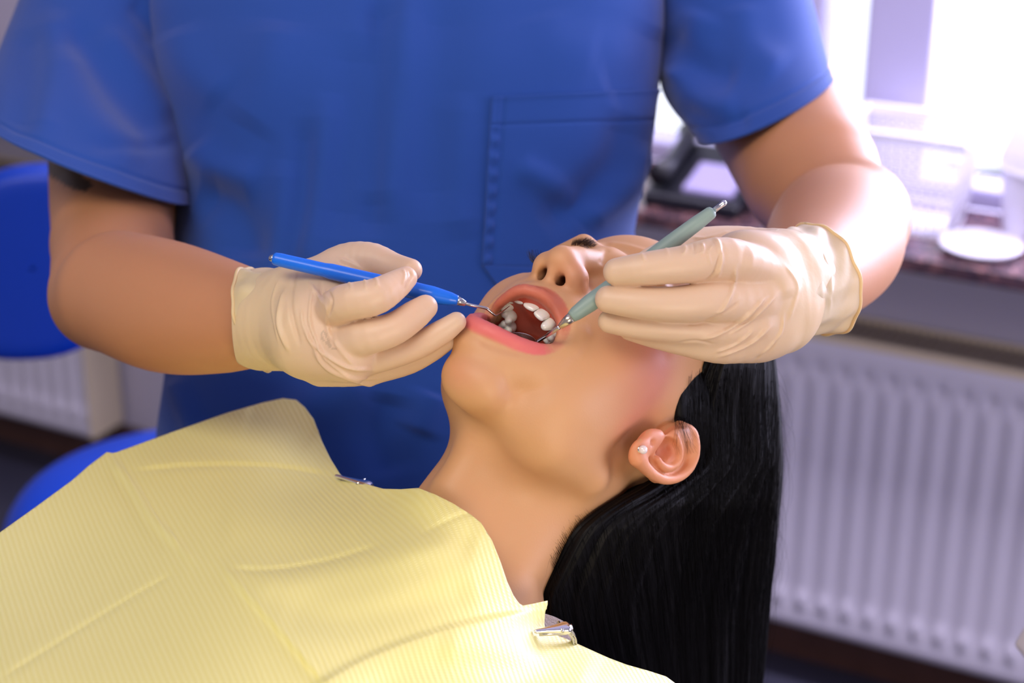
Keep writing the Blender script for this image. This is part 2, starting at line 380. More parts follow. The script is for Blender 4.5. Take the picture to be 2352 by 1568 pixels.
# things on the sill
M['plastic_white'] = mat('white_plastic', lin(236, 232, 244), 0.4)
M['black_plastic'] = mat('black_plastic', lin(22, 22, 30), 0.35)
M['grey_plastic'] = mat('grey_plastic', lin(160, 150, 190), 0.4)
def wlathe(s, n, prof, name, m, parent, seg=40):
    v = []; 
    for z, r in prof:
        for j in range(seg):
            t = 2 * math.pi * j / seg; v.append(wp(s + r * math.cos(t), n + r * math.sin(t), z))
    f = [(i * seg + j, i * seg + (j + 1) % seg, (i + 1) * seg + (j + 1) % seg, (i + 1) * seg + j) for i in range(len(prof) - 1) for j in range(seg)]
    f.append(tuple(range(seg))); f.append(tuple((len(prof) - 1) * seg + j for j in range(seg)))
    return mesh_obj(name, v, f, m, parent, True, 'world')
# basket: open grid side walls, rim, base
root = empty('storage_basket', wp(0.155, 0.07, ZS)); tag(root, 'white plastic grid basket standing on the window sill', 'basket')
b = MB(); H = 0.135
def bp(x, y, t):   # tapered basket wall
    k = 0.78 + 0.22 * t; return wp(0.155 + x * k, 0.07 + y * k, ZS + 0.004 + H * t)
hx, hy = 0.085, 0.062
for t in np.linspace(0.12, 0.92, 9):
    c = [bp(-hx, -hy, t), bp(hx, -hy, t), bp(hx, hy, t), bp(-hx, hy, t), bp(-hx, -hy, t)]; b.tube(c, 0.0016, 6, False)
for i in range(13):
    x = -hx + 2 * hx * i / 12
    for y in (-hy, hy): b.tube([bp(x, y, 0), bp(x, y, 1)], 0.0014, 6)
for i in range(1, 9):
    y = -hy + 2 * hy * i / 9
    for x in (-hx, hx): b.tube([bp(x, y, 0), bp(x, y, 1)], 0.0014, 6)
b.build('grid_wall', M['plastic_white'], root, True)
b = MB()
for x0, x1, y0, y1 in ((-1.04, 1.04, 0.96, 1.1), (-1.04, 1.04, -1.1, -0.96), (-1.06, -0.96, -1, 1), (0.96, 1.06, -1, 1)):
    P = lambda x, y, z: wp(0.155 + x * hx, 0.07 + y * hy, ZS + z)
    b.hexa([P(x0, y0, H - .002), P(x1, y0, H - .002), P(x1, y1, H - .002), P(x0, y1, H - .002), P(x0, y0, H + .010), P(x1, y0, H + .010), P(x1, y1, H + .010), P(x0, y1, H + .010)])
b.build('rim', M['plastic_white'], root, bevel=0.002)
b = MB(); k = .79
b.hexa([wp(.155 - hx * k, .07 - hy * k, ZS), wp(.155 + hx * k, .07 - hy * k, ZS), wp(.155 + hx * k, .07 + hy * k, ZS), wp(.155 - hx * k, .07 + hy * k, ZS)] + [wp(.155 - hx * k, .07 - hy * k, ZS + .005), wp(.155 + hx * k, .07 - hy * k, ZS + .005), wp(.155 + hx * k, .07 + hy * k, ZS + .005), wp(.155 - hx * k, .07 + hy * k, ZS + .005)])
b.build('base', M['plastic_white'], root)
# round white pot right of the basket
root = empty('plastic_pot', wp(0.335, 0.05, ZS)); tag(root, 'round white pot on the sill right of the grid basket', 'pot')
wlathe(0.335, 0.05, [(ZS, 0.045), (ZS + .006, 0.052), (ZS + .10, 0.062), (ZS + .105, 0.062), (ZS + .10, 0.058), (ZS + .01, 0.047)], 'bowl', M['plastic_white'], root)
wlathe(0.335, 0.05, [(ZS + .103, 0.066), (ZS + .112, 0.066), (ZS + .165, 0.05), (ZS + .185, 0.025), (ZS + .188, 0.001)], 'lid', M['plastic_white'], root)
root = wlathe(0.275, 0.135, [(ZS, 0.03), (ZS + .004, 0.045), (ZS + .012, 0.055), (ZS + .013, 0.054), (ZS + .006, 0.03)], 'saucer', M['plastic_white'], None)
tag(root, 'flat white saucer on the sill in front of the round pot', 'saucer')
# telephone and white box, left part of the sill
root = empty('desk_telephone', wp(-0.115, 0.10, ZS)); tag(root, 'black desk telephone with pale key panel beside the scrubs', 'telephone')
b = MB(); b.hexa([wp(-.20, .03, ZS), wp(-.055, .03, ZS), wp(-.055, .175, ZS), wp(-.20, .175, ZS), wp(-.20, .03, ZS + .06), wp(-.055, .03, ZS + .06), wp(-.055, .175, ZS + .02), wp(-.20, .175, ZS + .02)])
b.build('body', M['black_plastic'], root, bevel=0.006)
b = MB(); b.hexa([wp(-.145, .09, ZS + .042), wp(-.07, .09, ZS + .042), wp(-.07, .160, ZS + .024), wp(-.145, .160, ZS + .024), wp(-.145, .09, ZS + .050), wp(-.07, .09, ZS + .050), wp(-.07, .160, ZS + .031), wp(-.145, .160, ZS + .031)])
b.build('key_panel', M['grey_plastic'], root, bevel=0.002)
b = MB(); b.tube([wp(-.185, .04, ZS + .075), wp(-.18, .06, ZS + .07), wp(-.178, .12, ZS + .052), wp(-.18, .165, ZS + .045)], [.018, .012, .012, .018], 14)
b.build('handset', M['black_plastic'], root, True)
b = MB(); b.wbox(-0.035, 0.055, 0.02, 0.14, ZS, ZS + 0.075)
tag(b.build('white_box', M['plastic_white'], bevel=0.006), 'plain white box on the sill behind the raised elbow', 'box')
# blue stool behind on the left
M['blue_vinyl'] = mat('blue_vinyl', lin(4, 58, 168), 0.38, spec=0.4)
def at(px, py, d): return c2w(V(px, py, d))
D0 = 1.95
seat_c = at(455, 1140, D0)
root = empty('dental_stool', (seat_c[0], seat_c[1], 0)); tag(root, 'blue vinyl stool with rounded backrest at the left edge', 'stool')
def pad(c, a, bb, nrm, th, name, ex=2.6):
    rings = []; nrm = np.asarray(nrm) / np.linalg.norm(nrm)
    for t, k in ((-1, .02), (-1, .6), (-.97, .86), (-.7, .96), (-.2, 1), (.3, 1), (.75, .96), (.98, .86), (1.02, .6), (1.03, .02)):
        rings.append((c + nrm * th * t, np.asarray(a) * k, np.asarray(bb) * k, ex))
    v, f = loft(rings, 64, 40); return mesh_obj(name, v, f, M['blue_vinyl'], root, True, 'world')
pad(seat_c - np.array([0, 0, .035]), [0.21, 0, 0], [0, 0.20, 0], [0, 0, 1], 0.035, 'seat', 2.2)
bc = at(82, 602, D0 + 0.08)
ax = np.array([1.0, 0.12, 0.0]); up = np.array([0.14, .10, 1.0]); up /= np.linalg.norm(up); nn = np.cross(ax, up)
pad(bc, ax * 0.105, up * 0.115, nn, 0.026, 'backrest', 2.5)
b = MB(); b.tube(cr([seat_c + [0, .12, -.05], at(480, 960, 2.16), at(455, 740, 2.16), at(300, 700, 2.12), at(150, 640, 2.07)], 20), .011, 12); b.build('back_post', M['steel'], root, True)
b = MB(); v, f = lathe((seat_c[0], seat_c[1], 0.07), (seat_c[0], seat_c[1], 1), [(0, .03), (.3, .03), (.3, .018), (seat_c[2] - .14, .018)]); b.add(v, f); b.build('pole', M['chrome'], root, True)
for k in range(5):
    t = k * 2 * math.pi / 5; e = np.array([seat_c[0] + .26 * math.cos(t), seat_c[1] + .26 * math.sin(t), .06])
    b = MB(); b.tube([(seat_c[0], seat_c[1], .10), e], [.02, .013], 10); o = b.build('leg', M['chrome'], root, True)
    b = MB(); b.tube([e + [0, -.012, -.032], e + [0, .012, -.032]], .028, 16); b.build('caster', M['black_plastic'], o, True)
# ================================================================ the dentist
M['skin_d'] = mat('dentist_skin', lin(196, 136, 94), 0.52, sss=0.15, attr=True, bump=(420, 0.10, 0.0006), mottle=(14, 0.05), scale=0.006)
M['cotton'] = mat('blue_cotton', lin(38, 78, 160), 0.85, sheen=0.25, spec=0.2, bump=(1800, 0.5, 0.0005))
M['glove'] = mat('latex_glove', lin(222, 191, 160), 0.40, sss=0.25, spec=0.35, attr=True, bump=(230, 0.14, 0.0008), scale=0.006, sssr=(1, .6, .35))
dentist = empty('person', c2w(V(950, 900, 1.36)) * [1, 1, 0])
tag(dentist, 'person in blue scrub top and latex gloves bending over the patient with two instruments', 'person')
# ---- body: torso under the shirt, both arms, wrists and hands inside the gloves, one surface
B = Vol((-.50, -.30, -1.58), (.42, .36, -.92), 0.003)
B.ell((-.075, .04, -1.36), (.150, .30, .080))
B.ell((-.075, .22, -1.38), (.18, .12, .08), .05)
B.chain([V(350, -60, 1.41), V(262, 300, 1.335), V(260, 470, 1.30), V(258, 560, 1.235)], [.050, .049, .0455, .041], .02)          # arm at screen left
B.chain([V(258, 560, 1.235), V(250, 660, 1.17)], [.041, .038], .006)
B.chain([V(275, 672, 1.125), V(385, 705, 1.085), V(500, 725, 1.045), V(585, 733, 1.018), V(650, 735, .998)], [.0395, .0405, .034, .0272, .022], .010, sm=40)
B.ell(V(238, 690, 1.15), (.034, .032, .036), .012)
B.chain([V(650, 735, .998), V(740, 740, .98)], [.021, .014], .003)
B.chain([V(1640, -40, 1.40), V(1745, 190, 1.37), V(1800, 290, 1.325), V(1860, 400, 1.26), V(1935, 510, 1.215)], [.056, .053, .051, .049, .038], .02)   # arm at screen right
B.chain([V(1925, 530, 1.185), V(1915, 560, 1.14), V(1882, 610, 1.075), V(1848, 640, 1.015), V(1800, 650, .985)], [.0445, .044, .035, .0255, .021], .006, sm=40)
B.ell(V(1990, 500, 1.205), (.030, .036, .03), .012)
B.chain([V(1800, 650, .985), V(1720, 660, .965)], [.020, .014], .003)
B.chain([(-.07, .25, -1.38), (-.065, .34, -1.36)], [.06, .055], .04)
v, f = B.mesh(5)
q = topx(v); tint = np.ones((len(v), 3))
tat = in_poly(q, [(95, 370), (150, 370), (215, 425), (195, 440), (165, 434), (130, 412), (105, 400)]) & (q[:, 0] < 400)
tint[tat] = (.16, .22, .26)                                                       # edge of a dark tattoo below the sleeve
body_d = mesh_obj('body', v, f, M['skin_d'], dentist, True, 'cam', tint)
# ---- scrub top
def ring_y(y, xl, xr, d, b, e=2.3, tilt=0.0):
    A = V(xl, y, d); Bq = V(xr, y, d); c = (A + Bq) / 2; c[1] = (784 - y) / FPX * d
    a = (Bq - A) / 2; a[1] = 0; return (c, a, np.array([0, tilt, b]), e)
scrub = [ring_y(-260, 560, 1330, 1.40, .07), ring_y(-170, 380, 1510, 1.39, .095), ring_y(0, 352, 1520, 1.37, .115, 2.9), ring_y(110, 360, 1520, 1.365, .125, 2.9), ring_y(205, 370, 1512, 1.36, .13, 2.9),
         ring_y(330, 397, 1497, 1.355, .13, 2.8), ring_y(430, 412, 1473, 1.35, .13, 2.6), ring_y(500, 400, 1455, 1.345, .13), ring_y(600, 396, 1450, 1.34, .13),
         ring_y(850, 385, 1442, 1.33, .135), ring_y(1000, 368, 1435, 1.33, .14), ring_y(1400, 340, 1440, 1.33, .145), ring_y(1700, 330, 1450, 1.33, .15)]
v, f = loft(scrub, 420, 420)
n = normals(v, f)
def field_fold(v, n, seed, sx, sy, amp):
    r = np.random.default_rng(seed); out = np.zeros(len(v))
    for _ in range(14):
        k = r.normal(size=3) * [sx, sy, sx * .6]; out += np.sin(v @ k + r.uniform(0, 6.28))
    return v + n * (out / 14 * amp)[:, None]
if (n * (v - v.mean(0))).sum(1).mean() < 0: n = -n; f = [q[::-1] for q in f]
v = field_fold(v, n, 3, 26, 7, .007)
folds = [([(884, -60), (874, 200), (850, 560)], 34, -9), ([(940, -40), (893, 150), (880, 330), (860, 520)], 46, 7), ([(820, 60), (800, 300), (770, 560)], 60, -5), ([(1010, -30), (1000, 260), (1010, 520)], 70, -4),
         ([(760, 200), (735, 440), (690, 640)], 34, 3.5), ([(660, 360), (645, 520), (620, 680)], 34, 3), ([(700, 260), (690, 470), (655, 660)], 26, -3.5),
         ([(450, 440), (520, 470), (560, 540), (560, 600)], 50, -7), ([(440, 330), (500, 390), (600, 420)], 40, 5),
         ([(1440, 250), (1400, 380), (1300, 470), (1230, 520)], 40, -5), ([(1500, 330), (1440, 430), (1330, 520)], 26, 5), ([(1180, 380), (1260, 420), (1330, 470)], 28, 3.5),
         ([(1520, 60), (1470, 160), (1380, 200)], 60, -3), ([(1250, 20), (1280, 90), (1380, 120)], 60, 1.5),
         ([(400, 60), (440, 160), (520, 230)], 50, 4), ([(640, 40), (620, 200), (560, 300)], 60, 4), ([(840, 860), (700, 960), (650, 1040)], 60, 8), ([(400, 860), (430, 940), (470, 1040)], 26, 5),
         ([(900, 900), (880, 1000), (900, 1100)], 50, -5), ([(1000, 900), (960, 1000)], 40, 5), ([(1060, 200), (1050, 420), (1070, 560)], 40, 3)]
v = creases(v, n, [(a, b, c * 1.25) for a, b, c in folds])
top = mesh_obj('scrub_top', v, f, M['cotton'], dentist, True, 'cam')
# ray helper on finished surfaces, in camera axes
def bvh(v, f): return BVHTree.FromPolygons([Vector(x) for x in v], [list(map(int, q)) for q in f])
def cast(tree, px, py, lift=0.0):
    d = V(px, py, 1.0); h = tree.ray_cast(Vector((0, 0, 0)), Vector(d / np.linalg.norm(d)))
    if h[0] is None: return None, None
    nn = np.array(h[1]); nn = nn if nn @ d < 0 else -nn
    return np.array(h[0]) + nn * lift, nn
T_scrub = bvh(v, f)
# sleeves
def sleeve(rings, folds, name='sleeve', hem=None):
    v, f = loft(rings, 150, 110); n = normals(v, f)
    c = np.repeat(v.reshape(110, 150, 3).mean(1), 150, 0)
    if (n * (v - c)).sum(1).mean() < 0: n = -n; f = [q[::-1] for q in f]
    v = field_fold(v, n, 11, 30, 14, .004); v = creases(v, n, [(a, b * 1.7, c * .95) for a, b, c in folds])
    g = v.reshape(110, 150, 3); N = n.reshape(110, 150, 3)
    for i, h in ((100, -.0012), (109, .0006), (101, -.0006), (99, -.0006)): g[i] += N[i] * h    # hem stitch line
    v = g.reshape(-1, 3); inner = (g - N * .0022).reshape(-1, 3); k = len(v)
    F = list(f) + [tuple(i + k for i in q[::-1]) for q in f]
    for j in range(150):
        a = 109 * 150 + j; b2 = 109 * 150 + (j + 1) % 150; F.append((a, b2, b2 + k, a + k)); a = j; b2 = (j + 1) % 150; F.append((b2, a, a + k, b2 + k))
    return mesh_obj(name, np.vstack([v, inner]), F, M['cotton'], top, True, 'cam')
def ring3(c, a_px, d, depth_vec):
    return (c, np.array([a_px[0], -a_px[1], 0]) * d / FPX, np.array(depth_vec, float), 2.0)
sl = [(V(440, -230, 1.41), np.array([.07, .03, 0]), np.array([-.01, .0, .06]), 2),
      ring3(V(315, -90, 1.39), (195, 40), 1.39, (0, .0, .075)),
      ring3(V(240, 120, 1.345), (205, 60), 1.345, (0, -.004, .085)),
      ring3(V(208, 280, 1.29), (224, 80), 1.29, (0, -.006, .092)),
      ring3(V(198, 372, 1.262), (232, 98), 1.262, (0.0, -.0085, .098))]
sleeve(sl, [([(150, 40), (260, 200), (370, 330)], 22, -5), ([(230, 60), (330, 180), (400, 280)], 18, 4), ([(130, 10), (120, 160), (90, 330)], 24, 5), ([(60, 60), (70, 200), (50, 320)], 26, -4),
            ([(200, 335), (300, 340), (415, 325)], 10, -2.5), ([(150, 100), (200, 260), (330, 380)], 26, 4), ([(300, 0), (350, 60), (372, 110)], 14, -4)])
sr = [(V(1450, -260, 1.42), np.array([.07, -.02, 0]), np.array([0, .0, .07]), 2),
      ring3(V(1625, -90, 1.40), (190, -40), 1.40, (0, 0, .085)),
      ring3(V(1682, 60, 1.37), (180, -52), 1.37, (0, -.008, .08)),
      ring3(V(1708, 160, 1.345), (180, -66), 1.335, (-.004, -.013, .08)),
      ring3(V(1757, 252, 1.305), (156, -74), 1.305, (-.006, -.018, .075))]
sleeve(sr, [([(1530, 60), (1600, 150), (1700, 180)], 22, -5), ([(1540, 150), (1600, 230), (1700, 250)], 20, 4), ([(1620, 20), (1580, 110), (1530, 190)], 24, 5), ([(1700, 0), (1720, 100), (1800, 170)], 24, 4),
            ([(1560, 240), (1640, 280), (1730, 270)], 14, -3)])
# pocket: a thin patch lying on the shirt front
def patch(tree, quad, nu, nv, lift, name, parent, m, th=.0012, bumps=None):
    q = np.asarray(quad, float); v = []; nr_ = []
    for i in range(nv):
        t = i / (nv - 1)
        for j in range(nu):
            s_ = j / (nu - 1); p = (1 - t) * ((1 - s_) * q[0] + s_ * q[1]) + t * ((1 - s_) * q[3] + s_ * q[2])
            h = lift + (bumps(s_, t, p) if bumps else 0); P, N = cast(tree, p[0], p[1], h)
            if P is None: P, N = (v[-1] if v else V(p[0], p[1], 1.3)), np.array([0, 0, 1.])
            v.append(P); nr_.append(N)
    k = len(v); v2 = [a - b * th for a, b in zip(v, nr_)]; f = []
    for i in range(nv - 1):
        for j in range(nu - 1):
            a = i * nu + j; f.append((a, a + nu, a + nu + 1, a + 1)); f.append((k + a, k + a + 1, k + a + nu + 1, k + a + nu))
    edge = [j for j in range(nu)] + [i * nu + nu - 1 for i in range(1, nv)] + [(nv - 1) * nu + j for j in range(nu - 2, -1, -1)] + [i * nu for i in range(nv - 2, 0, -1)]
    for a, b2 in zip(edge, edge[1:] + edge[:1]): f.append((b2, b2 + k, a + k, a))
    return mesh_obj(name, v + v2, f, m, parent, True, 'cam')
def pk(s_, t, p):
    h = 0.0; x, y = p
    for d, w, a in ((abs(s_ - .075), .012, -.0014), (abs(s_ - .012), .012, .0010), (abs(t - .165), .008, -.0013), (abs(t), .02, .0012)): h += a * math.exp(-(d / w) ** 2)
    if s_ < .07 and t > .17: h += .0011 * math.sin(y * .16) * math.exp(-((s_ - .04) / .03) ** 2)
    return h
pocket = patch(T_scrub, [(1128, 225), (1509, 205), (1440, 620), (1106, 610)], 90, 110, .0022, 'pocket', top, M['cotton'], bumps=pk)
patch(T_scrub, [(1106, 610), (1440, 620), (1400, 700), (1165, 690)], 60, 20, .0022, 'pocket_corner', top, M['cotton'])
# trousers and shoes down to the floor
M['trouser'] = mat('navy_trousers', lin(22, 52, 120), 0.85); M['shoe'] = mat('white_shoe', lin(225, 225, 228), 0.5)
hip = c2w(V(890, 1700, 1.33))
for sx in (-.10, .10):
    y0 = hip[1] + .02
    rg = [((hip[0] + sx * .9, y0, hip[2] + .12), (.105, 0, 0), (0, .12, 0), 2.2), ((hip[0] + sx, y0, hip[2] - .05), (.098, 0, 0), (0, .115, 0), 2.2), ((hip[0] + sx * 1.2, y0, .45), (.07, 0, 0), (0, .075, 0), 2), ((hip[0] + sx * 1.3, y0, .07), (.06, 0, 0), (0, .07, 0), 2)]
    vv, ff = loft([(np.array(a), np.array(b), np.array(c), e) for a, b, c, e in rg], 32, 24)
    o = mesh_obj('trouser_leg', vv, ff + [tuple(range(31, -1, -1)), tuple(23 * 32 + j for j in range(32))], M['trouser'], dentist, True, 'world')
    rg = [((hip[0] + sx * 1.3, y0 - .18, .03), (.02, 0, 0), (0, 0, .012), 2.2), ((hip[0] + sx * 1.3, y0 - .14, .037), (.045, 0, 0), (0, 0, .035), 2.6), ((hip[0] + sx * 1.3, y0 - .05, .05), (.048, 0, 0), (0, 0, .05), 2.6), ((hip[0] + sx * 1.3, y0 + .06, .05), (.038, 0, 0), (0, 0, .05), 2.4), ((hip[0] + sx * 1.3, y0 + .09, .04), (.02, 0, 0), (0, 0, .03), 2.4)]
    vv, ff = loft([(np.array(a), np.array(b), np.array(c), e) for a, b, c, e in rg], 28, 24)
    mesh_obj('shoe', vv, ff + [tuple(range(27, -1, -1)), tuple(23 * 28 + j for j in range(28))], M['shoe'], dentist, True, 'world')
# ================================================================ gloves (each one continuous surface with five fingers)
def glove_tint(q, warm):
    t = np.ones((len(q), 3)); return t
GH = .00085
G = Vol((-.155, -.045, -1.075), (-.015, .070, -.885), GH)     # hand at screen left
k = .004
G.chain([V(610, 733, 1.005), V(660, 738, .99), V(730, 745, .972)], [.0292, .0275, .0255], .006, sm=8)
G.chain([V(700, 690, .985), V(780, 690, .972)], [.0205, .0175], .012)
G.chain([V(720, 775, .965), V(800, 805, .950)], [.0230, .0175], .012)
G.ell(V(755, 755, .974), (.019, .024, .014), .008)
# thumb behind the pen
G.chain([V(720, 655, .985), V(790, 612, .985), V(850, 597, .978), V(905, 612, .970), V(944, 620, .962)], [.0130, .0125, .0098, .0075, .0062], .007, sm=16)
# index in front of the pen
G.chain([V(760, 720, .955), V(792, 696, .932), V(860, 682, .927), V(905, 657, .933), V(932, 638, .938)], [.0110, .0100, .0096, .0080, .0062], .0016, sm=16)
# middle
G.chain([V(770, 795, .958), V(828, 776, .937), V(900, 757, .934), V(950, 725, .937), V(977, 705, .939)], [.0115, .0102, .0088, .0080, .0066], .0014, sm=16)
# ring
G.chain([V(770, 830, .962), V(860, 822, .950), V(950, 797, .946), V(1015, 762, .943), V(1048, 739, .942)], [.0115, .0086, .0074, .0066, .0054], .0014, sm=16)
# little finger
G.chain([V(740, 838, .972), V(830, 848, .965), V(930, 834, .960), V(990, 808, .955), V(1028, 785, .952)], [.0120, .0090, .0068, .0056, .0046], .0025, sm=16)
v, f = G.mesh(2); n = normals(v, f)
if (n * (v - v.mean(0))).sum(1).mean() < 0: n = -n; f = f[:, ::-1]
cr_l = [([(700, 640), (745, 700), (760, 770), (820, 850)], 5, 1.0), ([(735, 640), (742, 690), (770, 800)], 4, -.8), ([(655, 660), (640, 740), (665, 810)], 5, 1.3), ([(700, 745), (720, 790), (790, 840), (860, 850)], 4, 1.2),
        ([(715, 800), (760, 850), (850, 882), (900, 880)], 5, 1.2), ([(680, 620), (668, 700), (690, 800)], 5, -.9), ([(720, 650), (712, 740), (750, 830)], 3, .8), ([(748, 660), (762, 690), (752, 730)], 3.5, -.8),
        ([(836, 640), (840, 652), (842, 664)], 2.5, .7), ([(862, 636), (866, 648), (868, 660)], 2.5, .7), ([(800, 646), (806, 656), (808, 666)], 2.5, .6),
        ([(938, 620), (944, 632), (936, 650), (928, 668)], 2.5, -.6), ([(925, 616), (930, 632), (924, 655)], 2.2, .5), ([(770, 600), (800, 612), (825, 622)], 3, -.8), ([(776, 592), (812, 606), (835, 622)], 2.4, .6),
        ([(730, 810), (800, 862), (870, 870)], 3, .7), ([(690, 700), (700, 760), (740, 830)], 2.5, .6), ([(640, 640), (625, 700), (640, 790)], 2.4, .5)]
v = creases(v, n, [(a, b, c * 1.3) for a, b, c in cr_l])
q = topx(v); tint = np.ones((len(v), 3))
yel = np.clip((735 - q[:, 0]) / 120, 0, 1)[:, None]; tint = tint * (1 - yel) + np.array([1.0, 1.06, .92]) * yel      # bare latex, no skin pressed against it
pk_ = np.clip(1 - np.abs(q[:, 0] - 950) / 120, 0, 1)[:, None] * .5; tint = tint * (1 - pk_) + np.array([1.03, .93, .90]) * pk_
mk = in_poly(q, [(735, 765), (742, 757), (748, 762), (752, 775), (757, 782), (762, 797), (775, 800), (768, 805), (755, 797), (745, 785), (738, 778)]) & ~in_poly(q, [(740, 766), (744, 763), (746, 772), (750, 780), (754, 790), (748, 784), (743, 776)])
tint[mk] *= .78
glove_l = mesh_obj('glove', v, f, M['glove'], dentist, True, 'cam', tint)
T_gl = bvh(v, f)
# loose cuff: open sleeve of latex with a rolled rim
def cuff(rings, name, parent, tintc, wr, rim_r=.0011):
    nr, ns = 60, 140; v, f = loft(rings, ns, nr); n = normals(v, f); c = np.repeat(v.reshape(nr, ns, 3).mean(1), ns, 0)
    if (n * (v - c)).sum(1).mean() < 0: n = -n; f = [q[::-1] for q in f]
    th = np.tile(2 * np.pi * np.arange(ns) / ns, nr); t = np.repeat(np.linspace(0, 1, nr), ns)
    v = v + n * (.0009 * np.sin(5 * th + 7 * t) * np.sin(9 * t + 2 * th) + .0006 * np.sin(11 * th + 3 * t))[:, None]
    v = creases(v, n, wr); inner = v - n * .0007; kk = len(v)
    F = list(f) + [tuple(i + kk for i in q[::-1]) for q in f]
    for j in range(ns):
        a, b2 = (nr - 1) * ns + j, (nr - 1) * ns + (j + 1) % ns; F.append((a, b2, b2 + kk, a + kk))
    o = mesh_obj('cuff', np.vstack([v, inner]), F, M['glove'], parent, True, 'cam', np.tile(tintc, (2 * kk, 1)))
    rim = v[-ns:]; vv, ff = tube_mesh(np.vstack([rim, rim[:2]]), rim_r, 8, False)
    mesh_obj('rolled_rim', vv, ff, M['glove'], o, True, 'cam', np.tile(np.array([1.0, 1.03, .80]), (len(vv), 1)))
    return o
def rg_px(px, py, d, hx, hy, dz, dy=0, e=2.0):
    """ring across an arm that runs sideways: half extent (hx, hy) px on the picture, dz metres in depth"""
    return (V(px, py, d), np.array([hx, -hy, 0]) * d / FPX, np.array([dz[0], dz[1], dz[2]]), e)
cuff([rg_px(690, 738, .984, 16, 100, (0, 0, .026)), rg_px(665, 738, .99, 10, 104, (.004, 0, .0275)), rg_px(640, 738, .995, 20, 108, (.004, 0, .029)), rg_px(610, 735, 1.003, 22, 114, (-.005, 0, .031)), rg_px(590, 733, 1.012, 22, 117, (-.0075, .000, .034))], 'cuff', glove_l, np.array([1.0, 1.06, .88]),
     [([(655, 640), (640, 720), (665, 815)], 5, 1.0), ([(640, 640), (620, 720), (640, 830)], 3, -.6), ([(600, 690), (612, 740), (620, 800)], 8, .8)])
# ---- hand at screen right
G = Vol((.030, -.030, -1.075), (.195, .085, -.870), GH)
G.chain([V(1850, 645, 1.0), V(1800, 655, .980), V(1740, 665, .962)], [.0275, .0270, .0250], .006, sm=8)
G.chain([V(1790, 620, .972), V(1700, 610, .955)], [.0205, .0175], .012)
G.chain([V(1790, 725, .965), V(1700, 745, .948)], [.0210, .0165], .012)
G.ell(V(1725, 675, .950), (.024, .030, .018), .012)
G.ell(V(1740, 768, .952), (.018, .0125, .014), .010)
# thumb, behind the mirror handle
G.chain([V(1790, 590, .985), V(1700, 562, .985), V(1610, 560, .975), V(1540, 580, .962), V(1490, 600, .953)], [.0145, .0105, .0090, .0082, .0068], .006, sm=16)
# index
G.chain([V(1740, 630, .945), V(1660, 597, .925), V(1570, 607, .916), V(1480, 617, .914), V(1417, 624, .917)], [.0150, .0120, .0098, .0086, .0072], .0016, sm=18)
# middle
G.chain([V(1730, 690, .940), V(1640, 692, .924), V(1550, 699, .919), V(1460, 694, .919), V(1398, 687, .922)], [.0150, .0108, .0094, .0084, .0072], .0014, sm=18)
# ring
G.chain([V(1730, 740, .942), V(1640, 757, .933), V(1550, 754, .930), V(1460, 747, .930), V(1400, 738, .933)], [.0140, .0092, .0078, .0070, .0062], .0014, sm=18)
# little finger
G.chain([V(1740, 770, .948), V(1660, 795, .940), V(1570, 785, .938), V(1500, 772, .938), V(1445, 760, .940)], [.0130, .0094, .0074, .0062, .0050], .0040, sm=18)
v, f = G.mesh(2); n = normals(v, f)
if (n * (v - v.mean(0))).sum(1).mean() < 0: n = -n; f = f[:, ::-1]
cr_r = [([(1646, 640), (1656, 600), (1650, 560), (1640, 545)], 5, 1.1), ([(1615, 650), (1640, 625), (1658, 570)], 3, -.7), ([(1610, 585), (1616, 572), (1612, 556)], 3, .9), ([(1568, 586), (1575, 574), (1572, 562)], 3, .9), ([(1594, 584), (1596, 570), (1592, 558)], 2.5, -.6), ([(1472, 582), (1478, 590), (1482, 602)], 3, .9), ([(1530, 566), (1533, 578), (1535, 590)], 2.4, .6),
        ([(1690, 610), (1684, 660), (1660, 710), (1640, 720)], 4, 1.0), ([(1610, 740), (1660, 720), (1700, 690)], 3, -.6), ([(1760, 680), (1710, 730), (1655, 765), (1610, 780)], 4, 1.2), ([(1780, 680), (1730, 730), (1680, 765)], 3.4, 1.0), ([(1690, 740), (1660, 760)], 4, -.8),
        ([(1770, 750), (1720, 790), (1650, 820)], 4, 1.1), ([(1730, 760), (1690, 790), (1640, 810)], 3, .8), ([(1800, 720), (1790, 770), (1740, 825)], 3, .8), ([(1800, 610), (1830, 660), (1810, 740)], 5, .6), ([(1640, 790), (1600, 782), (1560, 786)], 2.5, -.5),
        ([(1585, 545), (1620, 545), (1680, 530)], 3, .6), ([(1700, 600), (1780, 620), (1808, 690)], 30, 1.4), ([(1550, 742), (1600, 744), (1650, 730)], 3, -.6), ([(1790, 770), (1770, 800), (1730, 828)], 3, -.6), ([(1640, 560), (1628, 580), (1632, 610)], 2.5, .6)]
v = creases(v, n, [(a, b * .9, c * 1.3) for a, b, c in cr_r])
q = topx(v); tint = np.ones((len(v), 3)); yel = np.clip((q[:, 0] - 1760) / 80, 0, 1)[:, None]; tint = tint * (1 - yel) + np.array([.99, 1.01, .88]) * yel
glove_r = mesh_obj('glove', v, f, M['glove'], dentist, True, 'cam', tint); T_gr = bvh(v, f)
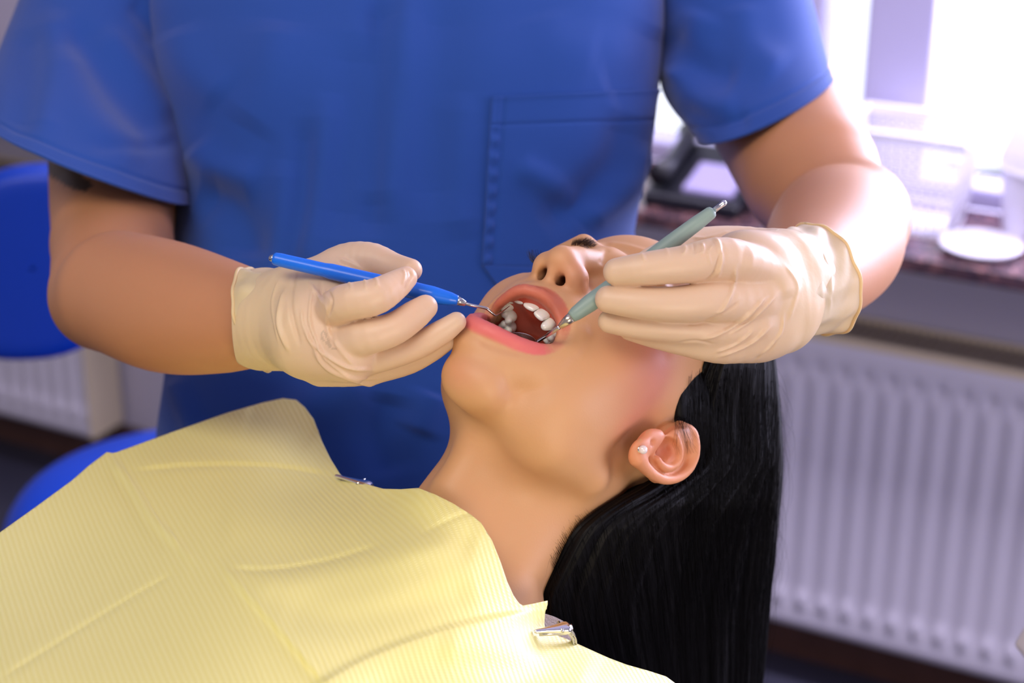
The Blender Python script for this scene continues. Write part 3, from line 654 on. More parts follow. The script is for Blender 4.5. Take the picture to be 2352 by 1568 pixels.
cuff([(V(1775, 660, .966), np.array([-10, 126, 0]) * .966 / FPX, np.array([.010, 0, .024]), 2), (V(1815, 652, .982), np.array([-18, 122, 0]) * .982 / FPX, np.array([.012, 0, .026]), 2),
      (V(1850, 645, 1.0), np.array([-26, 122, 0]) * .998 / FPX, np.array([.015, 0, .029]), 2), (V(1880, 641, 1.012), np.array([-30, 126, 0]) * 1.01 / FPX, np.array([.017, .001, .032]), 2)], 'cuff', glove_r, np.array([1.02, 1.08, 1.02]),
     [([(1840, 530), (1880, 600), (1885, 700), (1850, 765)], 6, .7), ([(1820, 540), (1860, 610), (1870, 720)], 5, -.4), ([(1860, 540), (1905, 620), (1905, 720)], 4, .9), ([(1880, 560), (1895, 640), (1915, 700)], 3, -.6)])
# ================================================================ instruments
M['blue_handle'] = mat('blue_silicone', lin(0, 110, 232), 0.33, spec=0.5, coat=0.2)
M['sage_handle'] = mat('sage_silicone', lin(138, 160, 150), 0.45)
M['brass'] = mat('warm_steel', (0.62, 0.54, 0.42, 1), 0.25, 1.0)
def inst(a, b, prof, name, m, parent, grooves=None, n=32):
    v, f = lathe(a, b, prof, n); return mesh_obj(name, v, f, m, parent, True, 'cam')
def dense(prof, step=.0008):
    out = []
    for (t0, r0), (t1, r1) in zip(prof, prof[1:]):
        k = max(1, int((t1 - t0) / step)); out += [(t0 + (t1 - t0) * i / k, r0 + (r1 - r0) * i / k) for i in range(k)]
    return out + [prof[-1]]
A = V(627, 593, .955); Bp = V(1052, 690, .950); Lh = np.linalg.norm(Bp - A); dr = (Bp - A) / Lh
scaler = empty('dental_scaler', c2w((A + Bp) / 2)); tag(scaler, 'blue-handled dental scaler with hooked steel tip held in the gloved hand on the left', 'dental tool')
h = mesh_obj('handle', *lathe(A, Bp, dense([(0, .0026), (.001, .0034), (.004, .0037), (.028, .0038), (.032, .0043), (.060, .0045), (.066, .0042), (.069, .0040), (.072, .0046), (.088, .0047), (Lh - .004, .0036), (Lh, .0026)]), 32), M['blue_handle'], scaler, True, 'cam')
inst(A - dr * .0022, Bp, [(0, .0008), (.0006, .0016), (.0022, .0020), (.004, .002)], 'end_cap', M['steel'], scaler)
C1 = V(1072, 698, .951); inst(Bp - dr * .001, C1, [(0, .0026), (.0025, .0022), (.0050, .0015), (.0054, .0013), (.0056, .0008)], 'ferrule', M['steel'], scaler)
tipP = cr([V(1066, 696, .951), V(1085, 701, .951), V(1110, 706, .953), V(1120, 710, .954), V(1132, 720, .955), V(1138, 723, .956), V(1146, 721, .958), V(1158, 712, .963), V(1171, 702, .969)], 40)
tr = np.interp(np.linspace(0, 1, 40), [0, .4, .6, .8, 1], [.00085, .00075, .0006, .00045, .00012])
v, f = tube_mesh(tipP, tr, 12); mesh_obj('hooked_tip', v, f, M['steel'], scaler, True, 'cam')
A = V(1640, 483, .932); Bp = V(1312, 728, .930); Lh = np.linalg.norm(Bp - A); dr = (Bp - A) / Lh
mirror = empty('dental_mirror', c2w((A + Bp) / 2)); tag(mirror, 'mouth mirror with grey-green handle held in the gloved hand on the right', 'dental mirror')
mesh_obj('handle', *lathe(A, Bp, dense([(0, .0014), (.0008, .0028), (.002, .0034), (.012, .0040), (.030, .0043), (.045, .0042), (.052, .0038), (.058, .0044), (Lh - .012, .0047), (Lh - .003, .0038), (Lh, .0030)]), 32), M['sage_handle'], mirror, True, 'cam')
inst(A - dr * .0078, Bp, [(0, .0009), (.0006, .0015), (.002, .0016), (.0025, .00145), (.009, .00145)], 'end_pin', M['chrome'], mirror)
C1 = V(1284, 752, .933); Lf = np.linalg.norm(C1 - Bp); inst(Bp - dr * .001, C1, [(0, .0029), (Lf * .5, .0026), (Lf, .0016), (Lf + .0006, .0010)], 'ferrule', M['brass'], mirror)
C2 = V(1232, 785, .958); v, f = tube_mesh(cr([V(1286, 750, .933), V(1262, 767, .940), C2], 12), np.linspace(.00125, .0009, 12), 12); mesh_obj('shank', v, f, M['steel'], mirror, True, 'cam')
# small round mirror head
hc = V(1194, 784, .962); hn = np.array([.12, .86, .46]); hn /= np.linalg.norm(hn)
v, f = lathe(hc - hn * .0012, hc + hn, [(0, .0086), (.0003, .0092), (.0016, .0094), (.0020, .0092), (.0020, .0088), (.0015, .0087)], 40); hd = mesh_obj('mirror_rim', v, f, M['steel'], mirror, True, 'cam')
v, f = lathe(hc + hn * .0004, hc + hn, [(0, .0087), (.0003, .0086), (.00032, 0)], 40); mesh_obj('mirror_glass', v, f, mat('mirror_glass', (.85, .85, .85, 1), 0.03, 1.0), mirror, True, 'cam')
# ================================================================ the patient
HL_ = np.array([.72539, -.34658, .59472]); HF_ = np.array([-.01074, .85819, .51322]); HU_ = np.array([.68825, .37867, -.61880])
HO = np.array([.0378, -.0384, -1.03]); HS = .88
HM = np.stack([HL_, HF_, HU_], 1)                       # columns: left, forward, up of the head (camera axes)
def h2c(p): return (np.asarray(p, float) @ HM.T) * HS + HO
HMi = np.linalg.inv(HM)
def c2h(p): return ((np.asarray(p, float) - HO) / HS) @ HMi.T
def fixl(px, py, l):
    A = np.stack([HS * HF_, HS * HU_, -V(px, py, 1.0)], 1); x = np.linalg.solve(A, -(HO + HS * l * 1e-3 * HL_)); return np.array([l * 1e-3, x[0], x[1]])
def mm(*p): return np.array(p, float) * 1e-3
patient = empty('person', c2w(HO + np.array([0, -.02, 0])))
tag(patient, 'reclined person with long black hair, head tilted back and mouth wide open', 'person')
M['skin_p'] = mat('patient_skin', (1, 1, 1, 1), 0.50, sss=0.14, attr=True, bump=(900, 0.10, 0.0005), mottle=(18, 0.025), spec=0.45, scale=0.006)
Hh = Vol((-.098, -.130, -.205), (.104, .134, .140), .0013)
E_ = Hh.ell
E_(mm(0, -15, 42), mm(71, 88, 80)); E_(mm(0, 40, 10), mm(63, 58, 75), .012); E_(mm(0, 50, 56), mm(56, 50, 44), .015)
E_(mm(0, 60, -28), mm(45, 45, 38), .015)
for s in (-1, 1):
    E_(mm(s * 40, 54, -12), mm(27, 30, 30), .015); E_(mm(38, 36, -52), mm(28, 38, 42), .018) if s > 0 else E_(mm(-33, 36, -44), mm(24, 38, 34), .016)
    Hh.chain([mm(s * 55, 0, -52 + (s < 0) * 6), mm(s * 47 + (s < 0) * 5, 28, -76 + (s < 0) * 14), mm(s * 24, 46, -83 + (s < 0) * 8), mm(s * 8, 57, -89 + (s < 0) * 4)], mm(13, 12, 10, 9), .014)
E_(mm(2, 65, -98), mm(23, 17, 14), .014); E_(mm(0, 72, -86), mm(22, 14, 17), .008); E_(mm(3, 24, -66), mm(43, 46, 29), .018)
# neck down to the collar
n0, n1, n2 = c2h(V(1225, 1078, 1.015)), c2h(V(1072, 1290, .995)), c2h(V(1030, 1420, .985))
Hh.chain([mm(0, -30, -40), n0, n1, n2], [.055, .0515, .0525, .060], .020, sm=14)
Hh.chain([mm(46, -18, -30), c2h(V(1262, 1200, .985)), c2h(V(1180, 1330, .965))], mm(12, 9, 8), .02, sm=10)
Hh.chain([c2h(V(1110, 1010, .975)), c2h(V(1040, 1120, .970))], mm(8, 10), .02)
# brow, nose, lids
for s in (-1, 1): Hh.chain([mm(s * 8, 98, 26), mm(s * 26, 98, 34), mm(s * 45, 84, 32), mm(s * 55, 66, 20)], mm(7, 7.5, 7, 5), .010)
for s in (-1, 1): E_(mm(s * 31, 88, 9), mm(19, 9, 9), .006, 'sub'); E_(mm(s * 31, 80, 9), mm(14, 12.5, 11), .004)
Hh.chain([mm(0, 97, 30), mm(0, 102, 14), mm(0, 110, -2), mm(0, 115, -14)], mm(8, 9, 9.5, 9), .008)
E_(mm(0, 115.5, -16.5), mm(9.5, 8.6, 8), .005)
for s in (-1, 1): E_(mm(s * 13, 107.5, -17), mm(7.2, 9.2, 8.6), .008)
Hh.chain([mm(0, 112, -24), mm(0, 105, -27)], mm(3.2, 4), .003)
for s in (-1, 1):
    Rn = np.eye(3); Hh.chain([mm(s * 7.0, 113.5, -27), mm(s * 7.6, 106, -24), mm(s * 6, 99, -8)], mm(2.8, 4.2, 2.6), .0012, 'sub')
# mouth: lips, cavity, gums, tongue
UL = [(-26, 79.4, -51.9), (-20, 92, -52.2), (-9.5, 103.6, -49.5), (-3, 107, -46.8), (0, 107, -45.8), (3, 107, -44.6), (9.5, 104.8, -41.5), (18, 97.9, -40), (25, 90, -44.6), (29, 82.5, -52.3)]
LLp = [(-26, 80, -53.7), (-21, 88.6, -68), (-14, 93, -79), (-6, 93.6, -81.5), (2, 92.6, -80), (9, 90.2, -76.8), (17, 87, -71.5), (24, 84, -63.6), (29, 82, -54)]
Hh.chain([mm(*p) for p in LLp], mm(3, 4.4, 5.6, 6, 6, 5.8, 5.2, 4, 2.6), .009, sm=30)
Hh.chain([mm(p[0] * 1.15, p[1] - 6, p[2] + 8) for p in UL], mm(5, 6, 6, 6, 6, 6, 6, 6, 5, 4), .008, sm=30)
UC, LC = cr(np.array(UL, float), 21), cr(np.array(LLp, float), 21)
for off, ex, kk in ((6, -1.2, .003), (14, -1.6, .003), (22, -3.5, .005)):
    C_ = (UC + LC) / 2 - [0, off, 0]; Rr = np.maximum(np.linalg.norm(UC - LC, axis=1) / 2 + ex, .6); Hh.chain(C_[1:-1] * 1e-3, Rr[1:-1] * 1e-3, kk, 'sub')
E_(mm(-2, 62, -54), mm(26, 30, 18), .006, 'sub'); E_(mm(-13, 80, -54), mm(16, 17, 14), .004, 'sub'); E_(mm(0, 45, -55), mm(16, 28, 14), .006, 'sub')
Hh.chain([mm(*p) for p in UL], mm(2.2, 3.0, 3.5, 3.8, 3.6, 3.8, 3.5, 3.0, 2.5, 2.0), .0035, sm=30)
Hh.chain([mm(p[0] * 1.12, p[1] - 9, p[2] - 7) for p in LLp], mm(5, 7, 8, 8, 8, 8, 8, 8, 6), .006, sm=30)
Hh.chain([mm(8, 74, -84), mm(20, 70, -78), mm(30, 68, -68), mm(34, 70, -56)], mm(8, 9, 9, 8), .006)
Hh.chain([mm(33, 84, -38), mm(34.5, 80, -48), mm(33, 77, -58), mm(30, 74, -66)], mm(6.5, 6.5, 6.5, 7), .005)
Hh.chain([mm(*p) for p in LLp], mm(2.2, 4.0, 5.0, 5.6, 5.6, 5.2, 4.6, 3.4, 2.0), .003, sm=30)
ARCH = [(-25, 54), (-24, 64), (-22, 73), (-21.5, 81), (-21.5, 87), (-17, 92), (-8.5, 95.5), (.3, 95), (8.5, 92), (13, 87), (15.5, 79), (17.5, 70), (19, 60), (19.5, 50)]
def au(l): return -38.0 + (-4.5 if l > 0 else -.5) * 0 + .09 * (-l)                    # gum line follows the slight tilt of the jaw
Hh.chain([mm(l, ff - 3, au(l) + 7) for l, ff in ARCH], .0060, .003, sm=40)
E_(mm(0, 58, -85), mm(18, 26, 10), .005)                                               # tongue
for i in range(5): Hh.chain([mm(-12, 80 - i * 4.5, -35.5), mm(0, 82 - i * 4.5, -34.5), mm(12, 80 - i * 4.5, -35.5)], .0011, .0015)
# left ear
def EP(px, py, l): return fixl(px, py, l)
E_(EP(1538, 1046, 77.5), mm(4.5, 18, 22.5), .004)
E_(EP(1530, 1015, 70), mm(8, 12, 14), .006)
Hh.chain([EP(1560, 975, 72), EP(1588, 990, 77), EP(1597, 1018, 81), EP(1596, 1048, 83), EP(1583, 1076, 84), EP(1558, 1096, 84), EP(1528, 1101, 83), EP(1502, 1091, 82), EP(1482, 1074, 81), EP(1466, 1056, 80)], mm(3, 3.3, 3.2, 3, 3, 3.1, 3.3, 3.6, 4, 4.6), .0018, sm=36)
E_(EP(1468, 1036, 77.5), mm(4.6, 8.6, 8.6), .004)
E_(EP(1530, 1035, 82), mm(8.5, 8.5, 10.5), .0015, 'sub')
Hh.chain([EP(1510, 1054, 81), EP(1522, 1070, 82.5), EP(1542, 1074, 83.5), EP(1558, 1055, 83), EP(1561, 1030, 82.5), EP(1554, 1004, 81)], mm(2.2, 2.6, 2.8, 2.7, 2.4, 2), .0015, sm=24)
Hh.chain([EP(1540, 1028, 78.5), EP(1545, 1050, 78)], mm(1.6, 1.2), .002)
E_(EP(1508, 1002, 75.5), mm(3.6, 4.2, 5.5), .004); E_(EP(1488, 1016, 75), mm(5, 9, 9), .005)
E_(EP(1500, 1018, 80.5), mm(2.6, 2.2, 2.2), .0015, 'sub')
# right ear, simple, under the hair
Hh.chain([EP(1574, 1010, 78), EP(1579, 1042, 79), EP(1570, 1070, 80), EP(1542, 1088, 80)], .0036, .002, sm=14)
E_(mm(-75, -8, 0), mm(4, 14, 22), .004)
v, f = Hh.mesh(1)
hv = v * 1000                                                                           # head coordinates in mm
vc = h2c(v); n = normals(vc, f)
ctr = h2c(mm(0, 0, 0))
if (n * (vc - ctr)).sum(1).mean() < 0: n = -n; f = f[:, ::-1]
q = topx(vc)
vc = creases(vc, n, [([(1338, 722), (1330, 770), (1300, 815), (1255, 845)], 7, -.35), ([(1352, 735), (1348, 780), (1320, 825)], 14, .2), ([(1350, 640), (1354, 665), (1342, 685)], 7, -.7), ([(1577, 1008), (1578, 1045), (1565, 1074), (1538, 1088)], 5, -1.3),
                     ([(1095, 775), (1140, 795), (1200, 808)], 12, -.9), ([(1390, 560), (1440, 566), (1500, 584)], 6, 1.0), ([(1395, 568), (1388, 590), (1380, 610)], 8, -.8),
                     ([(1062, 960), (1150, 1010), (1260, 1040)], 26, -.4)])
r_ = np.random.default_rng(4)
# lip lines: fine wrinkles across the lips
sk = np.array(lin(212, 160, 112)[:3]); T = np.tile(sk, (len(v), 1))
def paint(w, c):
    global T
    w = np.clip(w, 0, 1)[:, None]; T = T * (1 - w) + np.array(c)[:3] * w
def dline(P, line, m=40):
    L = cr(np.array(line, float), m); d = np.full(len(P), 1e9); j = np.zeros(len(P), int)
    for i in range(m):
        di = np.linalg.norm(P - L[i], axis=1); k2 = di < d; d[k2] = di[k2]; j[k2] = i
    return d, j
sm_ = lambda x, a, b: np.clip((x - a) / (b - a), 0, 1) ** 2 * (3 - 2 * np.clip((x - a) / (b - a), 0, 1))
near = np.where((hv[:, 1] > 30) & (np.abs(hv[:, 0]) < 45) & (hv[:, 2] > -100) & (hv[:, 2] < -15))[0]
# blush on the cheeks and warmth around chin and nose: skin's own colour
paint(.80 * np.exp(-(((hv[:, 0] - 55) / 22) ** 2 + ((hv[:, 1] - 56) / 26) ** 2 + ((hv[:, 2] + 2) / 26) ** 2)), lin(208, 112, 108))
paint(.45 * np.exp(-(((hv[:, 0] - 60) / 22) ** 2 + ((hv[:, 1] - 30) / 26) ** 2 + ((hv[:, 2] + 18) / 26) ** 2)), lin(206, 122, 106))
paint(.3 * np.exp(-(((hv[:, 0] - 0) / 16) ** 2 + ((hv[:, 1] - 80) / 14) ** 2 + ((hv[:, 2] + 112) / 12) ** 2)), lin(226, 140, 110))
paint(.45 * np.exp(-(((hv[:, 0] - 12) / 14) ** 2 + ((hv[:, 1] - 110) / 14) ** 2 + ((hv[:, 2] + 18) / 10) ** 2)), lin(226, 138, 110))
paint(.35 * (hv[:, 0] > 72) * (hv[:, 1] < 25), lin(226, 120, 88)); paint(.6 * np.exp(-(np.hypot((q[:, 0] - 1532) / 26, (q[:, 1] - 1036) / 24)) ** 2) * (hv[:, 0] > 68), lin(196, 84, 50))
P = hv[near]; w = np.zeros(len(v))
dU, jU = dline(P, UL); dL, jL = dline(P, LLp)
wu = 1 - sm_(dU, 5.6, 7.2); wl = 1 - sm_(dL, 6.6, 8.2)
taperU = np.clip(np.minimum(jU, 39 - jU) / 5, .3, 1)
w[near] = wu * taperU * (dU < dL + 2); paint(w * .92, lin(202, 108, 84)); w[:] = 0; w[near] = wl * (dL <= dU + .5) * np.clip(np.minimum(jL, 39 - jL) / 4, .2, 1); paint(w * .95, lin(226, 112, 108))
wr = np.zeros(len(v)); wr[near] = (wu * np.sin(P[:, 0] * 4.2 + np.sin(P[:, 2]) * 1.5) * (dU < dL) * .10 + wl * np.sin(P[:, 0] * 3.4 + 1) * (dL <= dU) * .07)
vc = vc + n * (wr * 1e-3)[:, None]
ULa, LLa = cr(np.array(UL, float), 60), cr(np.array(LLp, float), 60)
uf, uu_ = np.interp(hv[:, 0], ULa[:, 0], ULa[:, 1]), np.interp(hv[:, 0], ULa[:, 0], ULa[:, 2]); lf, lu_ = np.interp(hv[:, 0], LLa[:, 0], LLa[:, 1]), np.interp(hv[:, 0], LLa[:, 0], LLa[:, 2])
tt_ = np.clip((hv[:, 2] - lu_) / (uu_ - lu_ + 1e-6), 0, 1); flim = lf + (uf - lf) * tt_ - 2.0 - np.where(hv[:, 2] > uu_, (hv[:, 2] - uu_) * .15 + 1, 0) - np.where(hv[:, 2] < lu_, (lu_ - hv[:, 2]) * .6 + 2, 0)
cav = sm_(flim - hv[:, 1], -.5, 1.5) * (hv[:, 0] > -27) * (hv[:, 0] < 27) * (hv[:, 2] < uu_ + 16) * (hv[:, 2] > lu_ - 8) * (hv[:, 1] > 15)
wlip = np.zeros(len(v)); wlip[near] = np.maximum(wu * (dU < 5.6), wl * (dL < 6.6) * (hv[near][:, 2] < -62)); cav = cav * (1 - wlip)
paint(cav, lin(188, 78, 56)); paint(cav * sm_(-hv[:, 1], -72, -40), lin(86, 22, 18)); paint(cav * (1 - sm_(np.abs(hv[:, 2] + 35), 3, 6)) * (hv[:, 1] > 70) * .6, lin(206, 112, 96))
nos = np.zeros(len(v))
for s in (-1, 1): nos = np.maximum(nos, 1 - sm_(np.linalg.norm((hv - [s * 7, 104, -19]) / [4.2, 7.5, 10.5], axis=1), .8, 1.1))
paint(nos * .9, lin(80, 26, 18))  # dark of the nostril openings painted into the skin colour as shade
mole = lambda px, py, r: 1 - sm_(np.hypot(q[:, 0] - px, q[:, 1] - py), r * .5, r)
body_p = mesh_obj('body', vc, f, M['skin_p'], patient, True, 'cam', T)
T_head = bvh(vc, f)
# ---- upper teeth, one part each
M['tooth'] = mat('tooth_enamel', lin(238, 236, 228), 0.16, sss=0.2, spec=0.6, coat=0.4, scale=0.002)
def tooth(c, out, wdt, dep, hgt, kind):
    """c head mm, out = outward direction in (l, f)"""
    o = np.array([out[0], out[1], 0.0]); o /= np.linalg.norm(o); t_ = np.array([-o[1], o[0], 0]); u = np.array([0, 0, 1.0]); Rt = np.stack([t_, o, u], 1)
    tv = Vol((-.0075, -.0075, -.009), (.0075, .0075, .010), .00042)
    if kind == 'front':
        tv.ell(mm(0, 0, 1.5), mm(wdt / 2, dep / 2, hgt * .62)); tv.ell(mm(0, .4, -hgt * .18), mm(wdt / 2 * 1.02, dep * .33, hgt * .42), .0012)
        tv.chain([mm(-wdt * .33, .3, -hgt * .44), mm(wdt * .33, .3, -hgt * .44)], mm(1.15, 1.15), .0014)
    elif kind == 'canine':
        tv.ell(mm(0, 0, 1), mm(wdt / 2, dep / 2, hgt * .6)); tv.ell(mm(0, 0, -hgt * .40), mm(1.9, 1.7, 2), .002)
    else:
        tv.ell(mm(0, 0, 1), mm(wdt / 2, dep / 2, hgt * .52)); 
        for y in (-1, 1): tv.ell(mm(0, y * dep * .27, -hgt * .28), mm(wdt * .42, dep * .24, 2.3), .001)
        if kind == 'molar':
            for x in (-1, 1):
                for y in (-1, 1): tv.ell(mm(x * wdt * .24, y * dep * .27, -hgt * .34), mm(2.2, 2.2, 1.9), .001)
    a, b = tv.mesh(1); a = a @ Rt.T + mm(*c); ac = h2c(a); nn = normals(ac, b)
    if (nn * (ac - ac.mean(0))).sum(1).mean() < 0: b = b[:, ::-1]
    return mesh_obj('tooth', ac, b, M['tooth'], body_p, True, 'cam')
TE = [(-24.0, 62.5, 'molar', 9.5, 9.5, 8), (-22.0, 72.5, 'molar', 8.6, 9.4, 8), (-20.8, 80.8, 'pre', 7, 8.6, 8), (-22.2, 87.2, 'canine', 6.6, 6.2, 8.5), (-17.0, 92.2, 'front', 6.8, 5.4, 9), (-8.6, 96.0, 'front', 9.0, 5.8, 11),
      (.4, 95.6, 'front', 9.0, 5.8, 11), (8.6, 92.6, 'front', 7.6, 5.6, 10), (13.4, 87.2, 'canine', 7.6, 6.6, 10), (15.6, 79.4, 'pre', 7, 8.2, 9), (17.2, 71.4, 'pre', 7, 8.6, 8.5), (18.8, 62, 'molar', 9.6, 9.6, 8)]
for l, ff, kd, wd, dp, hg in TE:
    tooth((l + (2.0 if l < -19 else 0), ff, -41.0 - .09 * l - (4.5 if l < -19 else 0)), (l + 4, (ff - 55) * .8), wd * 1.06, dp * 1.05, hg * 1.08, kd)
# ---- eyebrows and lashes
M['hair'] = mat('black_hair', lin(8, 7, 9), 0.5, spec=0.14); M['brow_hair'] = mat('dark_brown_hair', lin(58, 36, 24), 0.6)
def strands(paths, rads, sides=3):
    V_, F_ = [], []
    for pth, r in zip(paths, rads):
        m = len(pth); a, b = tube_mesh(pth, np.linspace(1, .25, m) * r, sides, False); k0 = len(V_); V_ += a; F_ += [tuple(i + k0 for i in x) for x in b]
    return V_, F_
def surf_hair(name, roots, dirs, ln, r, m, lift=.0004, curl=.2):
    P_, R_ = [], []
    for (px, py), d in zip(roots, dirs):
        p0, n0_ = cast(T_head, px, py, 0)
        if p0 is None: continue
        d = np.array(d, float); d = d / np.linalg.norm(d); L_ = ln * RNG.uniform(.6, 1.2)
        d3 = np.array([d[0], -d[1], 0]); d3 -= n0_ * (d3 @ n0_); d3 /= np.linalg.norm(d3) + 1e-9
        pts = [p0 + d3 * L_ * t + n0_ * (lift + curl * L_ * t * (1 - t * .5)) for t in np.linspace(0, 1, 5)]
        P_.append(np.array(pts)); R_.append(r * RNG.uniform(.7, 1.2))
    a, b = strands(P_, R_); return mesh_obj(name, a, b, m, patient, False, 'cam')
def region(poly, k, seed=0):
    r = np.random.default_rng(seed); p = np.array(poly, float); out = np.zeros((0, 2))
    while len(out) < k:
        c = r.uniform(p.min(0), p.max(0), (k * 3, 2)); out = np.vstack([out, c[in_poly(c, p)]])
    return out[:k]
rt = region([(1310, 564), (1325, 556), (1345, 551), (1366, 557), (1364, 568), (1350, 573), (1330, 566)], 620, 1)
surf_hair('eyebrow', rt, [(.35 + RNG.uniform(-.3, .3), -1 + RNG.uniform(-.2, .2)) for _ in rt], .0030, .00006, M['brow_hair'], curl=.06)
# far eyelashes, standing off the lid past the nose
lv = []
for i in range(46):
    t = i / 45; p = h2c(mm(-18 - 22 * t, 98.5 - 7 * t ** 1.5, -1 + 3 * t)); d = HF_ * 1.0 - HU_ * .75 + HL_ * (-.5 * t + .1) + RNG.normal(size=3) * .08; d /= np.linalg.norm(d)
    lv.append(np.array([p + d * .0115 * s + HU_ * .004 * s * s for s in np.linspace(0, 1, 6)]))
a, b = strands(lv, [.00022] * len(lv)); mesh_obj('eyelashes', a, b, M['hair'], patient, False, 'cam')
# ---- hair: cap on the skull, hanging mass, loose strands: one part
cp = Vol((-.12, -.16, -1.20), (.22, .12, -.93), .0025)
cp.ell(h2c(mm(0, -17, 43)), mm(77, 93, 86) * HS, R=HM)
cp.cut(h2c(mm(0, 0, 15)), HF_ * .36 - HU_, .003)
cp.ell(h2c(mm(0, 110, 30)), mm(100, 84, 75) * HS, .003, 'sub', R=HM)
a, b = cp.mesh(2); nn = normals(a, b)
if (nn * (a - a.mean(0))).sum(1).mean() < 0: b = b[:, ::-1]
def hr(y, xl, xr, dl, dr, th, e=2.4): A = V(xl, y, dl); Bq = V(xr, y, dr); return ((A + Bq) / 2, (Bq - A) / 2, np.array([0, 0, th]), e)
HR = [hr(770, 1640, 1765, 1.03, 1.07, .020), hr(830, 1606, 1776, 1.025, 1.085, .030), hr(900, 1578, 1785, 1.03, 1.09, .032), hr(960, 1566, 1790, 1.034, 1.094, .033), hr(1050, 1560, 1794, 1.032, 1.10, .034), hr(1110, 1470, 1792, 1.012, 1.105, .036), hr(1145, 1402, 1790, .998, 1.108, .038), hr(1180, 1345, 1787, .990, 1.112, .038), hr(1220, 1303, 1784, .987, 1.116, .038),
      hr(1290, 1264, 1778, .990, 1.123, .037), hr(1360, 1232, 1769, .998, 1.130, .036), hr(1430, 1242, 1763, 1.012, 1.137, .035), hr(1500, 1275, 1757, 1.03, 1.144, .034), hr(1600, 1320, 1746, 1.06, 1.154, .032), hr(1750, 1370, 1728, 1.09, 1.17, .028), hr(1980, 1430, 1700, 1.13, 1.195, .020), hr(2200, 1500, 1670, 1.17, 1.22, .010)]
NSH, NRH = 200, 200
hvv, hff = loft(HR, NSH, NRH); hn_ = normals(hvv, hff); cc = np.repeat(hvv.reshape(NRH, NSH, 3).mean(1), NSH, 0)
if (hn_ * (hvv - cc)).sum(1).mean() < 0: hn_ = -hn_; hff = [x[::-1] for x in hff]
th = np.tile(2 * np.pi * np.arange(NSH) / NSH, NRH); t = np.repeat(np.linspace(0, 1, NRH), NSH)
gr = sum(a_ * np.sin(k_ * th + p_ + 3 * np.sin(2.2 * t + p_)) for a_, k_, p_ in ((.0010, 9, .3), (.0006, 17, 1.7), (.0004, 31, 4.1), (.0004, 53, 2.2), (.0003, 79, 5.0)))
hvv = hvv + hn_ * gr[:, None]
Vh = [*a, *hvv]; Fh = [tuple(map(int, x)) for x in b] + [tuple(i + len(a) for i in x) for x in hff]
T_hair = BVHTree.FromPolygons([Vector(x) for x in Vh], Fh)
bx = np.array([(830, 1606, 1776), (900, 1578, 1785), (960, 1566, 1790), (1050, 1560, 1794), (1110, 1500, 1792), (1145, 1420, 1790), (1180, 1345, 1787), (1220, 1295, 1784), (1290, 1262, 1778), (1360, 1246, 1769), (1430, 1256, 1763), (1500, 1280, 1757), (1600, 1320, 1746), (1750, 1370, 1728)], float)
paths, rads = [], []
for i in range(1500):
    y0 = RNG.uniform(835, 1450); xl, xr = np.interp(y0, bx[:, 0], bx[:, 1]), np.interp(y0, bx[:, 0], bx[:, 2]); s = RNG.uniform(.01, .995); x = xl + (xr - xl) * s
    L_ = RNG.uniform(120, 520); p = []; wv = RNG.uniform(0, 6.28); drift = RNG.normal() * .03; last = None
    for kx in np.linspace(0, 1, 12):
        y = y0 + L_ * kx; kk = np.interp(x, [1250, 1400, 1600, 1790], [.26, .18, .04, -.08]); xx = x + (kk + drift) * (y - y0) + 3 * math.sin(wv + y * .012)
        P_, N_ = cast(T_hair, min(xx, np.interp(y, bx[:, 0], bx[:, 2]) - 2), y, RNG.uniform(.0002, .0012))
        if P_ is None or (last is not None and np.linalg.norm(P_ - last) > .05): break
        p.append(P_); last = P_
    if len(p) > 4: paths.append(np.array(p)); rads.append(RNG.uniform(.00008, .00018))
# loose hairs past the right edge
for i in range(70):
    y0 = RNG.uniform(820, 1350); xr = np.interp(y0, bx[:, 0], bx[:, 2]); L_ = RNG.uniform(120, 420); o = abs(RNG.normal()) * 14 + 2; d0 = 1.085; ph = RNG.uniform(0, 1)
    p = [V(np.interp(y0 + L_ * t_, bx[:, 0], bx[:, 2]) - 6 + o * math.sin(math.pi * t_ ** (.6 + ph)) * (1.2), y0 + L_ * t_, d0 + .06 * (y0 + L_ * t_ - 830) / 740) for t_ in np.linspace(0, 1, 14)]
    paths.append(np.array(p)); rads.append(RNG.uniform(.00004, .00008))
# fine strands at the temple, in front of and across the ear
for i in range(150):
    s = RNG.uniform(0, 1); y0 = RNG.uniform(850, 960); x0 = np.interp(y0, [830, 900, 960], [1612, 1585, 1570]) - RNG.uniform(-8, 20); y1 = y0 + RNG.uniform(60, 150); x1 = x0 + RNG.uniform(0, 34) + (6 if y1 > 1000 else 0)
    p = []
    for t_ in np.linspace(0, 1, 10):
        xx = x0 + (x1 - x0) * t_ ** 1.6 - 8 * math.sin(math.pi * t_)
        if y0 + (y1 - y0) * t_ > 1042: break
        P_, N_ = cast(T_head, xx, y0 + (y1 - y0) * t_, .0006 + .0012 * math.sin(math.pi * t_))
        if P_ is not None and (not p or np.linalg.norm(P_ - p[-1]) < .012): p.append(P_)
    if len(p) > 4: paths.append(np.array(p)); rads.append(RNG.uniform(.00004, .00008))
